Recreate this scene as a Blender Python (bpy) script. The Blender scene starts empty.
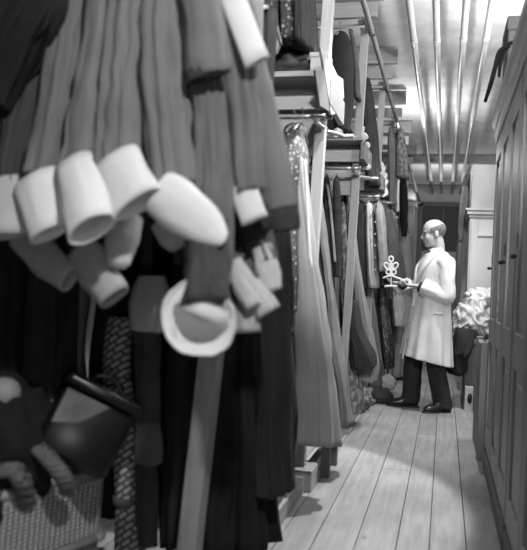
import bpy, bmesh, math, random
from mathutils import Vector, Matrix, noise
random.seed(7)
PI = math.pi
sin, cos = math.sin, math.cos
SC = bpy.context.scene
COL = SC.collection

# ------------------------------------------------------------------ camera
F = 720.0
TH, PH, RO = math.radians(14.16), math.radians(0.63), math.radians(2.6)
EYE = Vector((0, 0, 1.05))
fw = Vector((-sin(TH) * cos(PH), cos(TH) * cos(PH), sin(PH)))
r0 = Vector((cos(TH), sin(TH), 0))
u0 = r0.cross(fw)
RT = r0 * cos(RO) + u0 * sin(RO)
UP = u0 * cos(RO) - r0 * sin(RO)
cam = bpy.data.objects.new('camera', bpy.data.cameras.new('camera'))
COL.objects.link(cam)
cam.matrix_world = Matrix(((RT.x, UP.x, -fw.x, EYE.x), (RT.y, UP.y, -fw.y, EYE.y), (RT.z, UP.z, -fw.z, EYE.z), (0, 0, 0, 1)))
cam.data.sensor_fit = 'HORIZONTAL'
cam.data.sensor_width = 36
cam.data.lens = F / 527 * 36
cam.data.clip_start = 0.05
cam.data.dof.use_dof = True
cam.data.dof.focus_distance = 5.2
cam.data.dof.aperture_fstop = cam.data.lens / 1000 / 0.017
SC.camera = cam


def at(px, py, Y=None, X=None, Z=None):
    """a point of the place, measured from the photograph, on a known plane"""
    d = fw * F + RT * (px - 263.5) + UP * (275 - py)
    if Y is not None:
        t = (Y - EYE.y) / d.y
    elif X is not None:
        t = (X - EYE.x) / d.x
    else:
        t = (Z - EYE.z) / d.z
    return EYE + d * t


def ppm(p):                                      # metres per pixel at a point
    return (Vector(p) - EYE).dot(fw) / F


# ------------------------------------------------------------------ materials
def nt(name):
    m = bpy.data.materials.new(name)
    m.use_nodes = True
    t = m.node_tree
    b = t.nodes['Principled BSDF']
    return m, t, b


def N(t, kind, **kw):
    n = t.nodes.new(kind)
    for k, v in kw.items():
        if k in n.inputs:
            n.inputs[k].default_value = v
        else:
            setattr(n, k, v)
    return n


def ramp(t, src, a, b, p0=0.3, p1=0.7):
    r = t.nodes.new('ShaderNodeValToRGB')
    r.color_ramp.elements[0].position = p0
    r.color_ramp.elements[1].position = p1
    r.color_ramp.elements[0].color = (a, a, a, 1)
    r.color_ramp.elements[1].color = (b, b, b, 1)
    t.links.new(src, r.inputs[0])
    return r.outputs[0]


def mapped(t, scale):
    c = N(t, 'ShaderNodeTexCoord')
    m = N(t, 'ShaderNodeMapping')
    m.inputs['Scale'].default_value = scale
    t.links.new(c.outputs['Object'], m.inputs[0])
    return m.outputs[0]


def bump(t, b, src, strength, dist=0.01):
    n = N(t, 'ShaderNodeBump')
    n.inputs['Strength'].default_value = strength
    n.inputs['Distance'].default_value = dist
    t.links.new(src, n.inputs['Height'])
    t.links.new(n.outputs[0], b.inputs['Normal'])


_cache = {}


def fabric(g, rough=0.9, var=0.25, scale=7.0, sheen=0.0, style='plain'):
    k = ('f', g, rough, var, scale, sheen, style)
    if k in _cache:
        return _cache[k]
    m, t, b = nt('cloth_%s_%03d' % (style, int(g * 1000)))
    v = mapped(t, (1, 1, 1))
    n = N(t, 'ShaderNodeTexNoise', Scale=scale, Detail=5.0)
    t.links.new(v, n.inputs['Vector'])
    col = ramp(t, n.outputs['Fac'], g * (1 - var), g * (1 + var))
    if style == 'brocade':
        vo = N(t, 'ShaderNodeTexVoronoi', Scale=42.0)
        t.links.new(v, vo.inputs['Vector'])
        c2 = ramp(t, vo.outputs['Distance'], min(.8, g * 6 + .15), g, 0.18, 0.42)
        mx = N(t, 'ShaderNodeMixRGB', blend_type='MIX')
        mx.inputs[0].default_value = .75
        t.links.new(col, mx.inputs[1]); t.links.new(c2, mx.inputs[2])
        col = mx.outputs[0]
    if style == 'print':
        n2 = N(t, 'ShaderNodeTexNoise', Scale=26.0, Detail=3.0)
        t.links.new(v, n2.inputs['Vector'])
        c2 = ramp(t, n2.outputs['Fac'], g * .45, g * 2.0, .42, .58)
        mx = N(t, 'ShaderNodeMixRGB', blend_type='MIX')
        mx.inputs[0].default_value = .7
        t.links.new(col, mx.inputs[1]); t.links.new(c2, mx.inputs[2])
        col = mx.outputs[0]
    t.links.new(col, b.inputs['Base Color'])
    b.inputs['Roughness'].default_value = rough
    b.inputs['Specular IOR Level'].default_value = 0.25 if rough > .6 else 0.5
    b.inputs['Sheen Weight'].default_value = sheen
    w = N(t, 'ShaderNodeTexNoise', Scale=260.0, Detail=2.0)
    t.links.new(v, w.inputs['Vector'])
    bump(t, b, w.outputs['Fac'], .35, .002)
    _cache[k] = m
    return m


def wood(g, axis='Z', rough=0.6, var=0.22, spots=False):
    k = ('w', g, axis, rough, var, spots)
    if k in _cache:
        return _cache[k]
    m, t, b = nt('wood_%s_%03d' % (axis.lower(), int(g * 1000)))
    sc = {'X': (1.6, 22, 22), 'Y': (22, 1.6, 22), 'Z': (22, 22, 1.6)}[axis]
    v = mapped(t, sc)
    n = N(t, 'ShaderNodeTexNoise', Scale=1.6, Detail=7.0, Roughness=.62)
    t.links.new(v, n.inputs['Vector'])
    col = ramp(t, n.outputs['Fac'], g * (1 - var), g * (1 + var))
    gm = N(t, 'ShaderNodeNewGeometry')
    rnd = ramp(t, gm.outputs['Random Per Island'], .86, 1.08, 0, 1)
    mx = N(t, 'ShaderNodeMixRGB', blend_type='MULTIPLY')
    mx.inputs[0].default_value = 1
    t.links.new(col, mx.inputs[1]); t.links.new(rnd, mx.inputs[2])
    col = mx.outputs[0]
    if spots:
        v1 = mapped(t, (1, .55, 1))
        vo = N(t, 'ShaderNodeTexVoronoi', Scale=5.5)
        vo.inputs['Randomness'].default_value = 1
        t.links.new(v1, vo.inputs['Vector'])
        c2 = ramp(t, vo.outputs['Distance'], .6, 1, .03, .08)
        v2 = mapped(t, (1, 1, 1))
        st = N(t, 'ShaderNodeTexNoise', Scale=2.3, Detail=6.0)
        t.links.new(v2, st.inputs['Vector'])
        c3 = ramp(t, st.outputs['Fac'], .8, 1.08, .35, .62)
        for c in (c2, c3):
            mx = N(t, 'ShaderNodeMixRGB', blend_type='MULTIPLY')
            mx.inputs[0].default_value = .9
            t.links.new(col, mx.inputs[1]); t.links.new(c, mx.inputs[2])
            col = mx.outputs[0]
    t.links.new(col, b.inputs['Base Color'])
    b.inputs['Roughness'].default_value = rough
    bump(t, b, n.outputs['Fac'], .25, .004)
    _cache[k] = m
    return m


def plain(name, g, rough=.6, metal=0.0, var=.08, scale=12, coat=0.0):
    k = ('p', name, g, rough, metal)
    if k in _cache:
        return _cache[k]
    m, t, b = nt(name)
    n = N(t, 'ShaderNodeTexNoise', Scale=scale, Detail=4.0)
    t.links.new(mapped(t, (1, 1, 1)), n.inputs['Vector'])
    t.links.new(ramp(t, n.outputs['Fac'], g * (1 - var), min(1, g * (1 + var))), b.inputs['Base Color'])
    b.inputs['Roughness'].default_value = rough
    b.inputs['Metallic'].default_value = metal
    b.inputs['Coat Weight'].default_value = coat
    _cache[k] = m
    return m


def wicker(g):
    m, t, b = nt('wicker')
    v = mapped(t, (1, 1, 1))
    w1 = N(t, 'ShaderNodeTexWave', Scale=26.0, bands_direction='Z', Distortion=1.5)
    w2 = N(t, 'ShaderNodeTexWave', Scale=17.0, bands_direction='Y', Distortion=1.0)
    t.links.new(v, w1.inputs['Vector']); t.links.new(v, w2.inputs['Vector'])
    mx = N(t, 'ShaderNodeMath', operation='MULTIPLY')
    t.links.new(w1.outputs['Fac'], mx.inputs[0]); t.links.new(w2.outputs['Fac'], mx.inputs[1])
    t.links.new(ramp(t, mx.outputs[0], g * .35, g * 1.3, .02, .6), b.inputs['Base Color'])
    b.inputs['Roughness'].default_value = .7
    bump(t, b, mx.outputs[0], .9, .01)
    return m


def lattice(g):
    m, t, b = nt('lattice_weave')
    tc = N(t, 'ShaderNodeTexCoord')
    mp = N(t, 'ShaderNodeMapping')
    mp.inputs['Rotation'].default_value = (0, math.radians(38), 0)
    t.links.new(tc.outputs['Object'], mp.inputs[0])
    br = N(t, 'ShaderNodeTexBrick', Scale=13.0)
    br.inputs['Mortar Size'].default_value = .06
    br.inputs['Color1'].default_value = (g, g, g, 1)
    br.inputs['Color2'].default_value = (g * .75, g * .75, g * .75, 1)
    br.inputs['Mortar'].default_value = (g * .18, g * .18, g * .18, 1)
    sx = N(t, 'ShaderNodeSeparateXYZ'); cx = N(t, 'ShaderNodeCombineXYZ')
    t.links.new(mp.outputs[0], sx.inputs[0])
    t.links.new(sx.outputs[0], cx.inputs[0]); t.links.new(sx.outputs[2], cx.inputs[1])
    t.links.new(cx.outputs[0], br.inputs['Vector'])
    t.links.new(br.outputs['Color'], b.inputs['Base Color'])
    b.inputs['Roughness'].default_value = .8
    bump(t, b, br.outputs['Fac'], -.5, .01)
    return m


# ------------------------------------------------------------------ mesh helpers
def fin(name, bm, mat, parent=None, smooth=True, solid=0.0, bevel=0.0, sub=0):
    me = bpy.data.meshes.new(name)
    bmesh.ops.recalc_face_normals(bm, faces=bm.faces)
    if parent is not None:
        bmesh.ops.translate(bm, verts=bm.verts, vec=-ROOTLOC[parent.name])
    bm.to_mesh(me); bm.free()
    for p in me.polygons:
        p.use_smooth = smooth
    me.materials.append(mat)
    o = bpy.data.objects.new(name, me)
    COL.objects.link(o)
    if parent is not None:
        o.parent = parent
        ROOTLOC[o.name] = ROOTLOC[parent.name]
    else:
        ROOTLOC[o.name] = Vector((0, 0, 0))
    if solid:
        md = o.modifiers.new('solid', 'SOLIDIFY'); md.thickness = solid; md.offset = -1
    if bevel:
        md = o.modifiers.new('bevel', 'BEVEL'); md.width = bevel; md.segments = 2; md.limit_method = 'ANGLE'
    if sub:
        md = o.modifiers.new('sub', 'SUBSURF'); md.levels = sub; md.render_levels = sub
    return o


ROOTLOC = {}


def thing(name, label, cat, loc=(0, 0, 0), group=None):
    o = bpy.data.objects.new(name, None)
    COL.objects.link(o)
    o.empty_display_size = .05
    o.location = loc
    o['label'] = label; o['category'] = cat
    if group:
        o['group'] = group
    ROOTLOC[o.name] = Vector(loc)
    return o


def tag(o, label, cat, group=None):
    o['label'] = label; o['category'] = cat
    if group:
        o['group'] = group
    return o


def struct(o):
    o['kind'] = 'structure'
    return o


def box(bm, x0, x1, y0, y1, z0, z1):
    vs = [bm.verts.new(p) for p in ((x0, y0, z0), (x1, y0, z0), (x1, y1, z0), (x0, y1, z0), (x0, y0, z1), (x1, y0, z1), (x1, y1, z1), (x0, y1, z1))]
    for f in ((0, 3, 2, 1), (4, 5, 6, 7), (0, 1, 5, 4), (1, 2, 6, 5), (2, 3, 7, 6), (3, 0, 4, 7)):
        bm.faces.new([vs[i] for i in f])
    return vs


def B(*boxes):
    bm = bmesh.new()
    for b in boxes:
        box(bm, *b)
    return bm


def bar(bm, p, q, w, d, ref=(0, 1, 0)):
    p, q = Vector(p), Vector(q)
    t = (q - p).normalized(); r = Vector(ref)
    n = t.cross(r).normalized() * w / 2
    b = n.normalized().cross(t) * d / 2
    vs = [bm.verts.new(c + i * n + j * b) for c in (p, q) for i, j in ((-1, -1), (1, -1), (1, 1), (-1, 1))]
    for f in ((0, 1, 2, 3), (7, 6, 5, 4), (0, 4, 5, 1), (1, 5, 6, 2), (2, 6, 7, 3), (3, 7, 4, 0)):
        bm.faces.new([vs[i] for i in f])


def loft(bm, rings, cap0=True, cap1=True):
    R = [[bm.verts.new(p) for p in r] for r in rings]
    n = len(R[0])
    for a, b in zip(R, R[1:]):
        for i in range(n):
            bm.faces.new((a[i], a[(i + 1) % n], b[(i + 1) % n], b[i]))
    if cap0:
        bm.faces.new(list(reversed(R[0])))
    if cap1:
        bm.faces.new(R[-1])
    return R


def smoothpath(pts, k=6):
    """Catmull-Rom through pts (tuples of equal length)"""
    P = [Vector(p) if len(p) in (2, 3, 4) else p for p in pts]
    out = []
    for i in range(len(P) - 1):
        a = P[max(0, i - 1)]; b = P[i]; c = P[i + 1]; d = P[min(len(P) - 1, i + 2)]
        for j in range(k):
            t = j / k
            out.append(.5 * ((2 * b) + (c - a) * t + (2 * a - 5 * b + 4 * c - d) * t * t + (3 * b - a - 3 * c + d) * t ** 3))
    out.append(P[-1])
    return out


def tube(bm, path, ra, rb=None, seg=20, ref=(0, 1, 0), fold=0.0, nf=5, seed=0.0, wob=0.0, cap0=True, cap1=True, k=0):
    """path list of points; ra half widths across ref, rb half widths along ref"""
    path = [Vector(p) for p in path]
    n = len(path)
    ra = [ra] * n if not hasattr(ra, '__len__') else ra
    rb = ra if rb is None else ([rb] * n if not hasattr(rb, '__len__') else rb)
    if k:
        q = smoothpath([(p.x, p.y, p.z) for p in path], k)
        w = smoothpath([(a, b, 0) for a, b in zip(ra, rb)], k)
        path, ra, rb = q, [v[0] for v in w], [v[1] for v in w]
        n = len(path)
    rings = []
    ref = Vector(ref)
    for i, p in enumerate(path):
        t = (path[min(n - 1, i + 1)] - path[max(0, i - 1)]).normalized()
        a = t.cross(ref)
        if a.length < 1e-4:
            a = t.cross(Vector((1, 0, 0.1)))
        a.normalize(); b = a.cross(t)
        ring = []
        s = i / max(1, n - 1)
        for j in range(seg):
            th = 2 * PI * j / seg
            f = 1
            if fold:
                q_ = Vector((cos(th) * nf * .42, sin(th) * nf * .42, s * 1.1 + seed * 7.3))
                n1 = noise.noise(q_); n2 = noise.noise(q_ * 2.1 + Vector((9, 3, 1)))
                f += fold * (1.5 * n1 + .7 - 2.2 * abs(n2) + .5 * sin(nf * th + seed + 1.5 * sin(2.2 * s + seed)))
            v = p + a * (ra[i] * cos(th) * f) + b * (rb[i] * sin(th) * f)
            if wob:
                v = v + noise.noise_vector(v * 14 + Vector((seed, seed, 0))) * wob
            ring.append(v)
        rings.append(ring)
    loft(bm, rings, cap0, cap1)


def sphere(bm, c, r, sc=(1, 1, 1), u=16, v=10, rot=None):
    M = Matrix.Translation(c) @ (rot.to_4x4() if rot else Matrix()) @ Matrix.Diagonal((r * sc[0], r * sc[1], r * sc[2], 1))
    return bmesh.ops.create_uvsphere(bm, u_segments=u, v_segments=v, radius=1, matrix=M)['verts']


def remeshed(bm, voxel, smooth=2):
    """union of overlapping closed shapes as one continuous surface"""
    me = bpy.data.meshes.new('tmp'); bmesh.ops.recalc_face_normals(bm, faces=bm.faces); bm.to_mesh(me); bm.free()
    o = bpy.data.objects.new('tmp', me); COL.objects.link(o)
    md = o.modifiers.new('r', 'REMESH'); md.mode = 'VOXEL'; md.voxel_size = voxel
    if smooth:
        ms = o.modifiers.new('s', 'SMOOTH'); ms.factor = .5; ms.iterations = smooth
    dg = bpy.context.evaluated_depsgraph_get()
    b2 = bmesh.new(); b2.from_mesh(o.evaluated_get(dg).to_mesh())
    bpy.data.objects.remove(o)
    return b2


# ------------------------------------------------------------------ setting
CEIL = 3.36
pl = bmesh.new()
x = -2.3
rr = random.Random(3)
seams = [-.62, -.478, -.312, -.149, -.018, .13]
xs = [-.62 - .155 * i for i in range(12, 0, -1)] + seams + [.13 + .155 * i for i in range(1, 7)]
for a, b in zip(xs, xs[1:]):
    y = -1.6 - rr.random() * 2
    while y < 16.2:
        L = 3.2 + rr.random() * 2
        dz = rr.random() * .0015
        box(pl, a + .0022, b - .0022, y, min(y + L - .003, 16.2), -.03, dz)
        y += L
floor = struct(fin('floor', pl, wood(.30, 'Y', .6, .2, True), None, False))
sub = struct(fin('trim_1', B((-2.4, 1.2, -1.7, 16.2, -.08, -.031)), plain('underfloor', .02, .9), None, False))

cl = bmesh.new()
y = -1.7
while y < 16.2:
    box(cl, -2.4, 1.3, y + .002, y + .198, CEIL, CEIL + .03)
    y += .2
mceil = plain('whitewashed_boards', .88, .8, 0, .12, 3)
struct(fin('ceiling', cl, mceil, None, False))
struct(fin('trim_2', B((-2.4, 1.3, -1.7, 16.2, CEIL + .031, CEIL + .08)), mceil, None, False))
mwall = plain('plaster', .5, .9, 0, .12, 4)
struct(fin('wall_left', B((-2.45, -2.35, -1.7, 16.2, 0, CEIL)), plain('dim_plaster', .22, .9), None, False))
struct(fin('wall_right', B((1.02, 1.12, -1.7, 16.2, 0, CEIL)), mwall, None, False))
struct(fin('wall_back', B((-2.4, 1.1, 16.0, 16.1, 0, CEIL)), mwall, None, False))
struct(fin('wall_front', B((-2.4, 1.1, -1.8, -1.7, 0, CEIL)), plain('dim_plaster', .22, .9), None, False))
# ceiling beams running across
for i, yb in enumerate((12.6, 15.2)):
    struct(fin('trim_%d' % (3 + i), B((-2.35, 1.02, yb, yb + .18, CEIL - .12, CEIL)), plain('grey_beam', .42, .8), None, False, 0, .01))
# dark doorway in the end wall
dm = thing('door_1', 'x', 'door', (-.1, 15.95, 0))
del dm['label'], dm['category']; struct(dm)
fin('door_frame', B((-.62, -.52, 15.9, 16, 0, 2.95), (.32, .42, 15.9, 16, 0, 2.95), (-.62, .42, 15.9, 16, 2.86, 2.96)), wood(.12), dm, False, 0, .01)
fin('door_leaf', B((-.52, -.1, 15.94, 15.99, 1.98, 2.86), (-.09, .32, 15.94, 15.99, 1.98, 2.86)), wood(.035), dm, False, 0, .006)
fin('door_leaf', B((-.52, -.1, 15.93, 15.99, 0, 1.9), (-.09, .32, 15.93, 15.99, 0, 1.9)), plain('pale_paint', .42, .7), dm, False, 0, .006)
fin('door_rail', B((-.52, .32, 15.92, 15.99, 1.9, 1.98)), wood(.05, 'X'), dm, False, 0, .006)

RACKS = (2.17, 3.7, 5.25, 6.8, 8.35, 9.9, 11.45)
# ------------------------------------------------------------------ pipes under the ceiling
mpipe = plain('painted_pipe', .62, .38, 0, .06, 6)
ZP = CEIL - .2
for i, (X, lab) in enumerate(((-.34, 'leftmost of the four thick white ceiling pipes'), (-.15, 'second thick white ceiling pipe from the left'),
                              (.065, 'third thick white ceiling pipe, second nearest the tall wardrobe'), (.245, 'thick white ceiling pipe nearest the tall wardrobe'))):
    t = thing('ceiling_pipe', lab, 'pipe', (X, 0, ZP), 'four parallel ceiling pipes')
    bm = bmesh.new(); tube(bm, [(X, -1.6, ZP), (X, 15.95, ZP)], .027, seg=18, ref=(0, 0, 1)); fin('pipe', bm, mpipe, t)
    for yj in (6.2, 8.8, 11.4, 14.0):
        bm = bmesh.new()
        tube(bm, [(X, yj - .05, ZP), (X, yj - .045, ZP), (X, yj + .045, ZP), (X, yj + .05, ZP)], [.027, .0315, .0315, .027], seg=18, ref=(0, 0, 1))
        fin('pipe_joint', bm, mpipe, t)
    for yj in (7.4, 10.0, 12.8):
        bm = B((X - .006, X + .006, yj, yj + .03, ZP, CEIL)); fin('pipe_hanger', bm, plain('dark_iron', .12, .5, .6), t, False)
t = thing('conduit_pipe', 'thin grey conduit pipe running above the costume racks', 'pipe', (-.59, 0, 2.91))
bm = bmesh.new(); tube(bm, [(-.59, -1.6, 2.91), (-.59, 15.95, 2.91)], .019, seg=14, ref=(0, 0, 1)); fin('pipe', bm, plain('grey_pipe', .24, .5), t)
for yj in RACKS[1:]:
    fin('pipe_clip', B((-.615, -.567, yj - .012, yj + .012, 2.888, 2.932)), plain('dark_iron', .12, .5, .6), t, False)

# ------------------------------------------------------------------ costume racks
ZR, ZS, ZU = 1.885, 2.075, 2.89
mrack = wood(.30, 'Z', .65); mrackx = wood(.27, 'X', .65); mrod = plain('rod_steel', .4, .35, .8)
place = ['nearest the camera, its post in front of long black robes', 'second from the camera, with pale boards at its shelf end', 'third from the camera, above the black garment bag',
         'fourth from the camera, with a ruffle on its shelf end', 'fifth from the camera, beyond the wire ornament', 'sixth from the camera, past the man', 'farthest along the aisle']
for i, Y in enumerate(RACKS):
    t = thing('costume_rack', 'wooden costume rack ' + place[i], 'rack', (-.65, Y, 0), 'wooden costume racks along the aisle')
    xo = -.62 if i == 0 else -.612
    ZR = 2.06 if i == 0 else 1.885
    ZS = 2.26 if i == 0 else 2.075
    bm = bmesh.new()
    vs = box(bm, xo - .057, xo, Y - .028, Y + .028, 0, 3.06) if i else box(bm, xo - .062, xo, Y - .04, Y + .04, 0, 3.06)
    for v in vs:
        if v.co.z < 1:
            v.co.x -= .11 if i == 0 else .055
        elif i == 0:
            v.co.x += .1
    fin('post', bm, mrack, t, False, 0, .004)
    fin('post', B((-2.2, -2.14, Y - .035, Y + .035, 0, 3.06)), mrack, t, False, 0, .004)
    fin('shelf', B((-2.2, xo + .012, Y - .24, Y + .3, ZS, ZS + .028)), mrackx, t, False, 0, .003)
    fin('shelf_rail', B((-2.2, xo - .03, Y + .22, Y + .26, ZS - .1, ZS - .002)), mrackx, t, False, 0, .003)
    fin('shelf_end_bearer', B((xo - .0, xo + .03, Y - .22, Y + .28, ZS - .13, ZS - .002)), wood(.12, 'Y'), t, False, 0, .003)
    fin('cross_rail', B((-2.14, xo - .002, Y - .065, Y - .04, 1.955, 2.06)), wood(.36, 'X', .65), t, False, 0, .003)
    fin('partition_board', B((-2.14, xo - .07, Y + .0, Y + .02, 1.72, 1.93)), wood(.3, 'X', .65), t, False, 0, .003)
    fin('top_beam', B((-2.2, xo + .06, Y - .08, Y - .04, 3.0, 3.11)), mrackx, t, False, 0, .004)
    fin('upper_beam', B((-2.2, xo + .09, Y + .04, Y + .1, 3.18, 3.34)), mrackx, t, False, 0, .004)
    fin('foot', B((xo - .13 - .11 * (i == 0), xo - .08 * (i == 0), Y - .09, Y + .09, 0, .11)), mrack, t, False, 0, .006)
    for dy in (-.2, .28):
        bm = bmesh.new()
        e = xo - .055 if dy < 0 else xo + .02
        tube(bm, [(-2.17, Y + dy, ZR), (e - .05, Y + dy, ZR), (e - .01, Y + dy, ZR), (e + .008, Y + dy * .88, ZR - .004), (e + .004, Y + dy * .6, ZR - .012), (xo - .03, Y + dy * .2, ZR - .02)], .0125, seg=10, ref=(0, 0, 1), k=4)
        fin('hanging_rod', bm, mrod, t)
    bm = bmesh.new(); tube(bm, [(-2.17, Y - .2, ZU), (xo - .01, Y - .2, ZU)], .0125, seg=10, ref=(0, 0, 1)); fin('upper_rod', bm, mrod, t)
    for xb in (xo - .055, -2.2):
        fin('rod_bracket', B((xb, xb + .05, Y - .22, Y - .03, ZU + .012, ZU + .04)), mrack, t, False, 0, .003)

ZR, ZS = 1.885, 2.075
ZR1 = 2.06
# kerbs on the floor between the racks
for i, (a, b) in enumerate(((2.3, 3.58), (3.82, 5.13), (5.37, 6.68), (6.92, 8.23))):
    tag(fin('floor_kerb', B((-.69, -.645, a, b, 0, .085), (-2.1, -.69, a + .02, a + .05, 0, .07), (-2.1, -.69, b - .05, b - .02, 0, .07)), wood(.3, 'Y', .7), None, False, 0, .004),
        'low floor kerb ' + ('under the long black robes, nearest of the kerbs', 'below the flared grey robe', 'below the third rack, beyond the flared grey robe', 'by the heap of shoes and bundles')[i], 'kerb', 'wooden kerbs along the rack feet')

# ------------------------------------------------------------------ garments
mhook = plain('hanger_wire', .35, .35, .9)


def hanger(X, Y, z, what):
    """a hanger on a rod at height z, its bar across the rod"""
    t = thing('coat_hanger', 'hanger holding the ' + what, 'hanger', (X, Y, z), 'hangers on the rack rods')
    bm = bmesh.new()
    pts = [(X, Y - .006 + .021 * cos(a), z - .001 + .021 * sin(a)) for a in [math.radians(d) for d in range(-20, 200, 20)]]
    pts = list(reversed(pts))
    pts = pts + [(X, Y + .004, z - .035), (X, Y, z - .06)]
    tube(bm, pts, .002, seg=6, ref=(1, 0, 0)); fin('hook', bm, mhook, t)
    bm = bmesh.new()
    tube(bm, [(X, Y - .17, z - .125), (X, Y - .09, z - .085), (X, Y, z - .06), (X, Y + .09, z - .085), (X, Y + .17, z - .125)], .008, .006, seg=8, ref=(1, 0, 0), k=3)
    fin('shoulder_bar', bm, wood(.25, 'Y'), t)


def garment_bm(rows, Yc, fold=.12, nf=7, seed=0., wob=.006, close=True, seg=64):
    """rows: (z, xl, xr, half depth along Y). One hanging cloth."""
    rr = smoothpath([tuple(r) for r in rows], 7)
    rings = []
    n = len(rr)
    z0 = rr[0][0]; z1 = rr[-1][0]
    for z, xl, xr, d in rr:
        s = (z0 - z) / max(.01, z0 - z1)
        cx, w = (xl + xr) / 2, max(.004, (xr - xl) / 2)
        d = max(.012, d)
        ring = []
        amp = fold * min(1, .15 + 1.1 * s)
        for j in range(seg):
            th = 2 * PI * j / seg
            ph = 1.2 * sin(1.7 * s + seed) + .4 * sin(4.1 * s + 2 * seed)
            q_ = Vector((cos(th) * nf * .4, sin(th) * nf * .4, s * .9 + seed * 5.7))
            n1 = noise.noise(q_); n2 = noise.noise(q_ * 2.2 + Vector((4, 8, 1)))
            f = .55 * sin(nf * th + ph + seed) + 1.3 * n1 + .6 - 2.0 * abs(n2)
            c, q = cos(th), sin(th)
            sx = (abs(c) ** .8) * (1 if c > 0 else -1)
            sy = (abs(q) ** .8) * (1 if q > 0 else -1)
            v = Vector((cx + sx * w * (1 + amp * f * 1.5) , Yc + sy * d * (1 + amp * f * .6), z))
            v += noise.noise_vector(v * 6 + Vector((seed * 3.1, seed, 0))) * wob * (.3 + s) * 2
            ring.append(v)
        rings.append(ring)
    bm = bmesh.new()
    loft(bm, rings, True, close)
    return bm


def px_rows(rows, Y):
    out = []
    for py, xl, xr, d in rows:
        a = at(xl, py, Y=Y); b = at(xr, py, Y=Y)
        out.append(((a.z + b.z) / 2, a.x, b.x, d))
    return out


GSEED = [0]


def hang(name, label, cat, rows, Y, mat, rodz=ZR, fold=.12, nf=7, group=None, px=True, extra=None, what=None, hy=None, wob=.006, hangers=True):
    GSEED[0] += 1
    s = GSEED[0] * 1.37
    rr = px_rows(rows, Y) if px else rows
    zt, xl, xr, d = rr[0]
    xc = (xl + xr) / 2
    t = thing(name, label, cat, (xc, Y, rr[-1][0]), group)
    top = rodz - .055
    xc = min(xc, -.6 if Y not in (2.45, 2.47, 2.48) else xc)
    # shoulders: a neck that rises to the hanger
    if zt < top - .02:
        rr = [(top, xc - .015, xc + .015, .02), (top - .02, xc - .02, xc + .02, .05)] + rr if hangers else rr
    fin('body', garment_bm(rr, Y, fold, nf, s, wob), mat, t)
    if extra:
        extra(t, rr, Y)
    if hangers:
        hanger(xc, Y, rodz + .0145, ' '.join((what or label).split()[:13]))
    return t


mwhite = fabric(.72, .85, .06, 5)
mwhite2 = fabric(.5, .85, .1, 5)
mshadedcuff = fabric(.38, .9, .12, 5)  # darker copy of the cuff cloth, shade of the lower cuffs put into it

YJ = 1.8           # near rod line of the nearest rack is Y = 1.97; sleeves hang towards the aisle


SHOULDER = {}


def sleeve(parent, pts, mat, depth=.5, fold=.34, nf=8, seed=0., name='sleeve', seg=64, **kw):
    """pts: (px, py, Y, width px)"""
    P = [at(a, b, Y=y) for a, b, y, w in pts]
    ra = [w / 2 * ppm(p) for p, (a, b, y, w) in zip(P, pts)]
    if pts[0][1] < -20 and parent.name in SHOULDER:            # the sleeve grows out of the jacket's shoulder
        P = [SHOULDER[parent.name], P[0].lerp(SHOULDER[parent.name], .45) + Vector((0, 0, .02))] + P
        ra = [.03, ra[0] * .95] + ra
    bm = bmesh.new()
    tube(bm, P, ra, [r * depth for r in ra], seg=seg, fold=fold, nf=nf, seed=seed, wob=.006, k=9, **kw)
    o = fin(name, bm, mat, parent)
    if name == 'sleeve':
        LAST[parent.name] = o
    return o


LAST = {}


def cuff(parent, pts, mat, depth=.62, seed=0., fold=.05, rim=.005, openend=True, crisp=True, cap=False):
    P = [at(a, b, Y=y) for a, b, y, w in pts]
    ra = [w / 2 * ppm(p) for p, (a, b, y, w) in zip(P, pts)]
    bm = bmesh.new()
    if crisp:
        k_ = 6
        q = [P[i].lerp(P[i + 1], j / k_) for i in range(len(P) - 1) for j in range(k_)] + [P[-1]]
        ra = [ra[i] + (ra[i + 1] - ra[i]) * j / k_ for i in range(len(P) - 1) for j in range(k_)] + [ra[-1]]
        P = q
    tube(bm, P, ra, [r * depth for r in ra], seg=48, fold=fold, nf=3, seed=seed, wob=.004, k=0 if crisp else 6, cap0=cap, cap1=not openend)
    return fin('cuff', bm, mat, LAST.get(parent.name, parent), True, rim)


g34, g28, g2, g15 = fabric(.165, .92, .12, 6, .1), fabric(.14, .92, .14, 6, .1), fabric(.10, .92, .15, 6), fabric(.05, .92, .15, 6)
blk, blk2, blk3 = fabric(.014, .95, .3, 5), fabric(.022, .9, .3, 5), fabric(.032, .9, .3, 5)
ROD1 = 1.97


def near_jacket(label, px_top, mat, w=.045, low=1.25, yb=ROD1, what='', bodymat=None):
    c = at(px_top, 30, Y=yb)
    X = c.x
    t = thing('costume_jacket', label, 'jacket', (X, yb, low), 'costume jackets on the nearest rod')
    SHOULDER[t.name] = Vector((X, yb - .08, ZR1 - .10))
    GSEED[0] += 1
    rows = [(ZR1 - .055, X - .015, X + .015, .03), (ZR1 - .09, X - w * .8, X + w * .8, .12), (ZR1 - .16, X - w, X + w, .17), (1.6, X - w, X + w, .17), (low, X - w * 1.1, X + w * 1.1, .16)]
    fin('body', garment_bm(rows, yb, .12, 6, GSEED[0] * 1.7), bodymat or mat, t)
    hanger(X, yb, ZR1 + .0145, what)
    return t


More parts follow.
